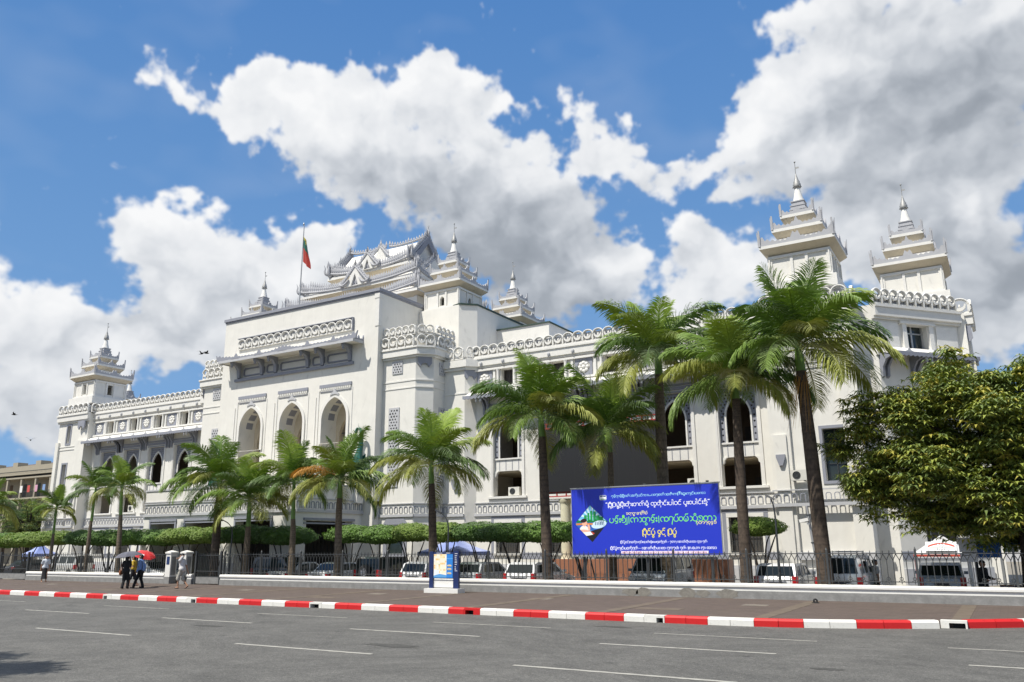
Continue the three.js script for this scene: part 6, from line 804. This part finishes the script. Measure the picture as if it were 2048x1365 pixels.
car('sedan', xAt(633, CZ, 1145), CZ, 0, wp, 'white low sedan with bright red lights behind the railings at the porch corner');
car('suv', xAt(732, CZ, 1145), CZ, 0, bk, 'black car with a spare wheel on its back', { spare: 1, black: 1, bump: 1 });
car('wagon', xAt(824, CZ, 1145), CZ, 0, wp, 'white square-backed wagon beside the map board', { tall: .4 });
car('hatch', xAt(930, CZ, 1145), CZ, 0, sv, 'silver hatchback half hidden by the map board');
car('wagon', xAt(1037, CZ, 1145), CZ, 0, wp, 'white wagon next to the red stone base', { tall: .42 });
car('van', xAt(1292, -36, 1145), -40.2, Math.PI, gv, 'grey minibus facing the street under the billboard');
car('wagon', xAt(1550, CZ, 1145), CZ, 0, wp, 'white wagon with tall red lights beside the street lamp', { tall: .44 });
car('van', xAt(1676, CZ - .2, 1145), CZ - .2, 0, paint(.7, .71, .7), 'tall white van with roof rack behind the tallest palm', { rack: 1, bump: 1 });
car('hatch', xAt(1882, -36.3, 1145), -36.3, .06, paint(.33, .37, .42), 'silver blue hatchback parked near the street stall');
car('van', xAt(170, -41, 1120), -41, Math.PI / 2, paint(.55, .55, .52), 'pale grey van standing side-on near the far tent', { rack: 1 });
car('sedan', xAt(262, -35.4, 1140), -35.4, -Math.PI / 2, wp, 'white sedan side-on behind the umbrellas'); car('sedan', xAt(14, -38, 1130), -38, 0, bk, 'black sedan behind the far gate', { black: 1 });
console.log('cars done');
// ---------------------------------------------------------------- people
function sdfMesh(f, lo, hi, n) {                                       // marching cubes of a distance field inside a box
  const mc = new MarchingCubes(n, M.white, false, false, 60000), F = mc.field, s = V(hi[0] - lo[0], hi[1] - lo[1], hi[2] - lo[2]), h = n / 2;
  for (let k = 0, q = 0; k < n; k++) for (let j = 0; j < n; j++) for (let i = 0; i < n; i++, q++) F[q] = -f(lo[0] + ((i - h) / h + 1) / 2 * s.x, lo[1] + ((j - h) / h + 1) / 2 * s.y, lo[2] + ((k - h) / h + 1) / 2 * s.z);
  mc.isolation = 0; mc.update(); const c = mc.count, g0 = new THREE.BufferGeometry(), pos = new Float32Array(c * 3); for (let i = 0; i < c; i++) for (let a = 0; a < 3; a++) pos[i * 3 + a] = lo[a] + (mc.positionArray[i * 3 + a] + 1) / 2 * [s.x, s.y, s.z][a];
  g0.setAttribute('position', new THREE.BufferAttribute(pos, 3)); const g = mergeVertices(g0, 1e-4); g.computeVertexNormals(); return g;
}
function capsule(p, a, b, ra, rb) { const abx = b.x - a.x, aby = b.y - a.y, abz = b.z - a.z, px = p[0] - a.x, py = p[1] - a.y, pz = p[2] - a.z, t = Math.max(0, Math.min(1, (px * abx + py * aby + pz * abz) / (abx * abx + aby * aby + abz * abz + 1e-9))), dx = px - abx * t, dy = py - aby * t, dz = pz - abz * t; return Math.sqrt(dx * dx + dy * dy + dz * dz) - (ra + (rb - ra) * t); }
const smin = (a, b, k) => { const h = Math.max(0, k - Math.abs(a - b)) / k; return Math.min(a, b) - h * h * k * .25; };
const field = (caps, k, ex = 0) => (x, y, z) => { let d = 9; const p = [x, y, z]; for (const c of caps) d = smin(d, capsule(p, c[0], c[1], c[2], c[3]), k); return d - ex; };
function boxOf(caps, m) { const lo = [9, 9, 9], hi = [-9, -9, -9]; for (const c of caps) for (const [p, r] of [[c[0], c[2]], [c[1], c[3]]]) ['x', 'y', 'z'].forEach((a, i) => { lo[i] = Math.min(lo[i], p[a] - r - m); hi[i] = Math.max(hi[i], p[a] + r + m); }); return [lo, hi]; }
const build = (caps, k, ex, n) => { const [lo, hi] = boxOf(caps, ex + .03); return sdfMesh(field(caps, k, ex), lo, hi, n); };
const HAND = (() => { const L = [[V(0, 0, 0), V(0, -.07, 0), .026, .034]]; [[-.030, .055], [-.010, .064], [.010, .06], [.029, .046]].forEach(([x, l], i) => { const a = V(x, -.085, .004), b = V(x * 1.1, -.085 - l * .55, .016), c = V(x * 1.1, -.085 - l * .9, .040); L.push([a, b, .0092, .0085], [b, c, .0085, .0075]); }); L.push([V(-.028, -.03, .005), V(-.05, -.06, .02), .011, .010], [V(-.05, -.06, .02), V(-.052, -.088, .032), .010, .008]); return plain(build(L, .006, 0, 44)); })();
function ik(a, b, l1, l2, bend) { const d = b.clone().sub(a), D = Math.min(d.length(), (l1 + l2) * .999); d.normalize(); const e = (l1 * l1 - l2 * l2 + D * D) / (2 * D), h = Math.sqrt(Math.max(0, l1 * l1 - e * e)), n = bend.clone().addScaledVector(d, -bend.dot(d)).normalize(); return a.clone().addScaledVector(d, e).addScaledVector(n, h); }
const skinM = std(.36, .20, .125, .6), hairM = std(.012, .010, .010, .55);
function person(x, z, turn, y, label, o) {                              // local axes: faces +z, y up
  const t = thing('person', label, 'person', [x, y, z], turn), s = (o.h ?? 1.66) / 1.7, P = {}, v = (a, b, c) => V(a * s, b * s, c * s), W = o.woman ? .93 : 1;
  P.hip = v(0, .92 + (o.drop ?? 0), 0); const ln = o.lean ?? .03; P.chest = v(0, 1.27 + (o.drop ?? 0), ln * .7); P.neck = v(0, 1.44 + (o.drop ?? 0), ln); P.head = v(o.headx ?? 0, 1.59 + (o.drop ?? 0), ln + .02);
  const caps = [[P.hip, P.chest, .125 * s * W, .13 * s * W], [v(-.07, .95 + (o.drop ?? 0), 0), v(.07, .95 + (o.drop ?? 0), 0), .115 * s, .115 * s], [v(-.11 * W, 1.36 + (o.drop ?? 0), ln), v(.11 * W, 1.36 + (o.drop ?? 0), ln), .075 * s, .075 * s], [P.chest, P.neck, .10 * s, .055 * s], [P.neck, P.head, .052 * s, .06 * s]], torso = caps.slice(0, 4);
  const head = [[P.head.clone().add(v(0, .03, -.01)), P.head.clone().add(v(0, .02, .015)), .092 * s, .088 * s], [P.head.clone().add(v(0, -.03, .03)), P.head.clone().add(v(0, -.07, .045)), .062 * s, .045 * s], [P.head.clone().add(v(0, 0, .09)), P.head.clone().add(v(0, -.025, .112)), .012 * s, .016 * s], [P.head.clone().add(v(-.088, -.01, 0)), P.head.clone().add(v(-.09, .02, -.005)), .016 * s, .018 * s], [P.head.clone().add(v(.088, -.01, 0)), P.head.clone().add(v(.09, .02, -.005)), .016 * s, .018 * s]];
  const arms = [], upper = [], legs = [], feet = [], hands = [];
  for (const [k, sx] of [['l', 1], ['r', -1]]) {
    const sh = v(sx * .185 * W, 1.38 + (o.drop ?? 0), ln), hd = v(...(o[k + 'h'] ?? [sx * .25, .82, .03])), el = ik(sh, hd, .29 * s, .26 * s, V(sx * .35, -.2, -1)); upper.push([sh, el, .052 * s, .042 * s]); arms.push([el, hd, .040 * s, .027 * s]);
    const hp = v(sx * .085, .9 + (o.drop ?? 0), 0), ft = v(...(o[k + 'f'] ?? [sx * .09, .075, 0])), kn = ik(hp, ft, .43 * s, .42 * s, V(0, 0, 1)); legs.push([hp, kn, .082 * s, .056 * s], [kn, ft, .054 * s, .036 * s]); const fr = o[k + 'r'] ?? 0, toe = ft.clone().add(v(0, -.03 - fr * .12, .15 * (1 - Math.abs(fr) * .3))); feet.push([ft.clone().add(v(0, -.035, -.03)), toe, .036 * s, .028 * s]);
    const g = HAND.clone(); if (sx > 0) { g.scale(-1, 1, 1); const ix = g.attributes.position; for (let i = 0; i < ix.count; i += 3) for (const at of ['position', 'normal']) { const A = g.attributes[at], q = [A.getX(i + 1), A.getY(i + 1), A.getZ(i + 1)]; A.setXYZ(i + 1, A.getX(i + 2), A.getY(i + 2), A.getZ(i + 2)); A.setXYZ(i + 2, ...q); } } const dir = hd.clone().sub(el).normalize(); g.scale(s, s, s).applyQuaternion(new THREE.Quaternion().setFromUnitVectors(V(0, -1, 0), dir)).translate(hd.x, hd.y, hd.z); hands.push(g);
  }
  const all = [...caps, ...upper, ...arms, ...legs, ...feet], body = build(all, .035, 0, 64), hg = build([...head, [P.neck, P.head, .052 * s, .058 * s]], .03, 0, 40);
  part('body', [body, hg, ...hands], o.skin ?? skinM, t);
  const eyes = [-1, 1].map((q) => new THREE.SphereGeometry(.011 * s, 6, 5).translate(P.head.x + q * .034 * s, P.head.y + .012 * s, P.head.z + .088 * s)); part('eyes', eyes, M.dark, t); part('mouth', new THREE.BoxGeometry(.045 * s, .008, .01).translate(P.head.x, P.head.y - .055 * s, P.head.z + .095 * s), std(.2, .06, .05, .6), t);
  const hr = [[P.head.clone().add(v(0, .055, -.02)), P.head.clone().add(v(0, .05, .02)), .094 * s, .084 * s], [P.head.clone().add(v(0, .0, -.05)), P.head.clone().add(v(0, -.05, -.05)), .075 * s, .055 * s]]; if (o.long) hr.push([P.head.clone().add(v(0, -.04, -.06)), P.head.clone().add(v(0, -.25, -.09)), .07 * s, .05 * s]); part('hair', build(hr, .04, .002, 32), hairM, t);
  part('shirt', build([...torso, ...upper.map((c) => o.sleeve ? c : [c[0], c[0].clone().lerp(c[1], .72), c[2], c[3] + .008]), ...(o.sleeve ? arms.map((c) => [c[0], c[0].clone().lerp(c[1], .9), c[2], c[3] + .004]) : [])], .05, .020, 56), o.shirt, t);
  if (o.skirt) { const yb = o.skirt, c0 = legs[1][1], c1 = legs[3][1], mid = c0.clone().add(c1).multiplyScalar(.5), rows = []; const N = 20; const pos = [], idx = []; for (let i = 0; i <= 8; i++) { const f = i / 8, y = (1.0 - f * (1.0 - yb)) * s, sp = Math.hypot(c0.z - c1.z, c0.x - c1.x) / 2, cx = mid.x * f, cz = mid.z * f; for (let j = 0; j < N; j++) { const a = j / N * TAU, fold = 1 + .05 * Math.sin(a * 5 + f * 2) * f; pos.push(cx + Math.sin(a) * (.155 + .02 * f) * s * fold, y, cz + Math.cos(a) * (.145 + f * f * sp * .75) * s * fold); } } for (let i = 0; i < 8; i++) for (let j = 0; j < N; j++) { const a = i * N + j, b = i * N + (j + 1) % N; idx.push(a, a + N, b, b, a + N, b + N); } const g = new THREE.BufferGeometry(); g.setAttribute('position', new THREE.Float32BufferAttribute(pos, 3)); g.setIndex(idx); g.computeVertexNormals(); const m = o.pants; m.side = THREE.DoubleSide; part('long_skirt', g, m, t); }
  else part(o.short ? 'shorts' : 'trousers', build([[v(-.07, .95 + (o.drop ?? 0), 0), v(.07, .95 + (o.drop ?? 0), 0), .118 * s, .118 * s], ...legs.map((c, i) => o.short ? (i % 2 ? [c[0], c[0].clone().lerp(c[1], .12), c[2] + .02, c[2] + .02] : [c[0], c[1], c[2], c[3] + .02]) : [c[0], c[1], c[2], c[3] + .02])], .04, .016, 56), o.pants, t);
  part('shoes', build(feet.map((c) => [c[0].clone().add(v(0, -.012, 0)), c[1].clone().add(v(0, -.01, .01)), c[2] * (o.sandal ? .75 : 1.05), c[3] * (o.sandal ? .8 : 1.1)]), .02, .006, 32), o.shoe ?? M.dark, t);
  return t;
}
const cl = (r, g, b) => surf(r, g, b, .9, 3, { map: grainTex }), FL = -59 * rad, FR = 121 * rad, pp = (px, z, y = 1150) => [xAt(px, z, y), z], Y0 = PY + .005;
function umbrella(x, y, z, r, m, label, tx, tz, print) { const u = thing('umbrella', label, 'umbrella', [x, y, z]); const n = 8, pos = []; const P = (i, f) => { const a = i / n * TAU, ph = f * 1.15; return V(Math.cos(a) * r * Math.sin(ph) / Math.sin(1.15), r * .62 * (Math.cos(ph) - Math.cos(1.15)) - (f === 1 ? 0 : 0), Math.sin(a) * r * Math.sin(ph) / Math.sin(1.15)); }; for (let i = 0; i < n; i++) for (let k = 0; k < 5; k++) { const a = P(i, k / 5), b = P(i + 1, k / 5), c = P(i, (k + 1) / 5), d = P(i + 1, (k + 1) / 5), sag = (p, q, f) => p.clone().lerp(q, .5).add(V(0, -.03 * f, 0)).multiply(V(.985, 1, .985)), mU = sag(a, b, k / 5), mL = sag(c, d, (k + 1) / 5).add(V(0, k === 4 ? .03 : 0, 0)); for (const tr of [[a, mU, c], [mU, mL, c], [mU, b, mL], [b, d, mL]]) for (const q of tr) pos.push(q.x, q.y, q.z); } const g = triMesh(pos); const tilt = (q) => q.rotateZ(tx).rotateX(tz); part('canopy', tilt(g), m, u); const ribs = []; for (let i = 0; i < n; i++) ribs.push(bar(P(i, .05), P(i, .98).add(V(0, -.01, 0)), .004, 3)); part('ribs', ribs.map((q) => tilt(plain(q))), M.iron, u, { kind: 'stuff' }); part('shaft', tilt(plain(bar(V(0, r * .4, 0), V(0, -.62, 0), .008, 5))), M.galv, u); part('handle', tilt(plain(bar(V(0, -.75, 0), V(0, -.6, 0), .016, 6))), M.dark, u); if (print) part('printed_band', tilt(plain(triMesh([P(1, .45), P(2, .45), P(1, .62), P(2, .45), P(2, .62), P(1, .62)].flatMap((q) => { const k = q.clone().multiplyScalar(1.012); return [k.x, k.y + .004, k.z]; })))), new THREE.MeshStandardMaterial({ color: 0xf2f2f2, roughness: .8, side: THREE.DoubleSide }), u); return u; }
function bag(x, y, z, w, h, d, m, label, strap, turn = FL) { const b = thing('shoulder_bag', label, 'bag', [x, y, z], turn); const g = new THREE.SphereGeometry(1, 12, 8), p = g.attributes.position; for (let i = 0; i < p.count; i++) { const c = (q) => Math.sign(q) * Math.pow(Math.abs(q), .45); p.setXYZ(i, c(p.getX(i)) * w / 2, c(p.getY(i)) * h / 2 * (1 - .1 * p.getX(i)), c(p.getZ(i)) * d / 2); } g.computeVertexNormals(); part('pouch', g, m, b); part('flap', bx(-w * .46, w * .46, 0, h * .5, d * .46, d * .52), m, b); part('strap', sweep([V(-w * .4, h * .4, 0), V(-w * .2, h * .5 + strap * .5, .02), V(0, h * .5 + strap, 0), V(w * .2, h * .5 + strap * .5, -.02), V(w * .4, h * .4, 0)], [.012, .012], 5), m, b); }
{
  const [x1, z1] = pp(88, -30.7); person(x1, z1, 70 * rad, Y0, 'woman in a white blouse and long black skirt walking by the low wall', { woman: 1, h: 1.62, shirt: cl(.66, .70, .76), pants: cl(.014, .013, .015), skirt: .2, rf: [-.1, .08, -.22], lf: [.08, .075, .2], rr: .5, lh: [.22, .85, .12], rh: [-.24, .86, -.05], lean: .06, long: 1, sandal: 1, shoe: std(.12, .06, .035, .7) });
  bag(x1 - .12, 1.0, z1 + .1, .2, .26, .09, cl(.012, .012, .013), 'black shoulder bag of the woman in white', .42, 70 * rad);
  const [x2, z2] = [-39.75, -27.3]; person(x2, z2, -150 * rad, Y0, 'woman all in black under the dark grey umbrella', { woman: 1, h: 1.64, shirt: cl(.012, .012, .015), pants: cl(.011, .011, .013), rf: [-.1, .075, .1], lf: [.09, .08, -.1], lh: [.24, .84, -.04], rh: [-.12, 1.2, .22], long: 1, sandal: 1, shoe: std(.35, .24, .17, .7) });
  umbrella(x2 - .05, 1.80, z2 - .1, .68, leafMat(.10, .10, .125, .75, .12), 'dark grey open umbrella over the woman in black', .06, .12);
  bag(x2 - .2, .98, z2 + .16, .28, .24, .1, std(.28, .09, .03, .6), 'brown leather shoulder bag of the woman in black', .5);
  const [x3, z3] = pp(266, -29.5); person(x3, z3, FL, Y0, 'person in yellow top and bare legs, half hidden by the umbrellas', { woman: 1, h: 1.58, shirt: cl(.50, .34, .035), pants: cl(.03, .03, .035), short: 1, rf: [-.08, .1, -.25], lf: [.08, .075, .2], rr: .6, lh: [.22, 1.1, .2], sandal: 1, shoe: std(.3, .2, .14, .7) });
  const [x4, z4] = [-40.3, -28.75]; const q4 = pp(281, -28.3); person(q4[0], q4[1], FL, Y0, 'man in a light blue shirt and black trousers walking with a black bag', { h: 1.68, shirt: cl(.24, .38, .72), pants: cl(.013, .013, .015), sleeve: 1, rf: [-.09, .075, -.12], lf: [.09, .075, .30], lh: [.25, .85, .12], rh: [-.22, .86, -.06], lean: .05 });
  bag(q4[0] + .22, .93, q4[1] + .12, .27, .24, .1, cl(.012, .012, .013), 'black bag at the hip of the man in blue', .5);
  const u5 = pp(289, -28.9, 1112); umbrella(u5[0], 1.82, u5[1], .58, leafMat(.62, .012, .016, .7, .2), 'red open umbrella with a white printed band', -.42, .1, true);
  const q5 = pp(363, -28.7); person(q5[0], q5[1], FL - .25, Y0, 'man in a white T-shirt and pale shorts raising one hand to his face', { h: 1.72, shirt: cl(.60, .58, .58), pants: cl(.42, .40, .35), short: 1, rf: [-.09, .15, -.30], rr: .9, lf: [.09, .075, .12], lh: [.07, 1.5, .2], rh: [-.27, .80, -.16], sandal: 1, lean: .06 });
  const ph = thing('water_bottle', 'black bottle held low by the man in shorts', 'bottle', [q5[0] + .30, .62, q5[1] - .05], FL); part('bottle', lathe([[.001, 0], [.032, 0], [.034, .16], [.02, .2], [.018, .22]], 9).rotateX(.5), M.dark, ph); part('cap', lathe([[.02, .22], [.02, .25], [.001, .25]], 8).rotateX(.5), M.dark, ph);
  const q6 = pp(1751, -37.4); person(q6[0], q6[1], FR, YD, 'person in a white shirt and green wrap walking behind the railings', { h: 1.6, shirt: cl(.62, .60, .58), pants: cl(.03, .05, .03), skirt: .22, rf: [-.08, .075, -.15], lf: [.08, .075, .15] });
  const q7 = pp(1966, -35.0); person(q7[0], q7[1], 60 * rad, YD, 'dark dressed person standing at the blue street stall', { h: 1.62, shirt: cl(.02, .02, .022), pants: cl(.015, .015, .018), lh: [.2, 1.05, .25], rh: [-.2, 1.02, .25], sleeve: 1 });
}
console.log('people done');
renderer.render(scene, camera);
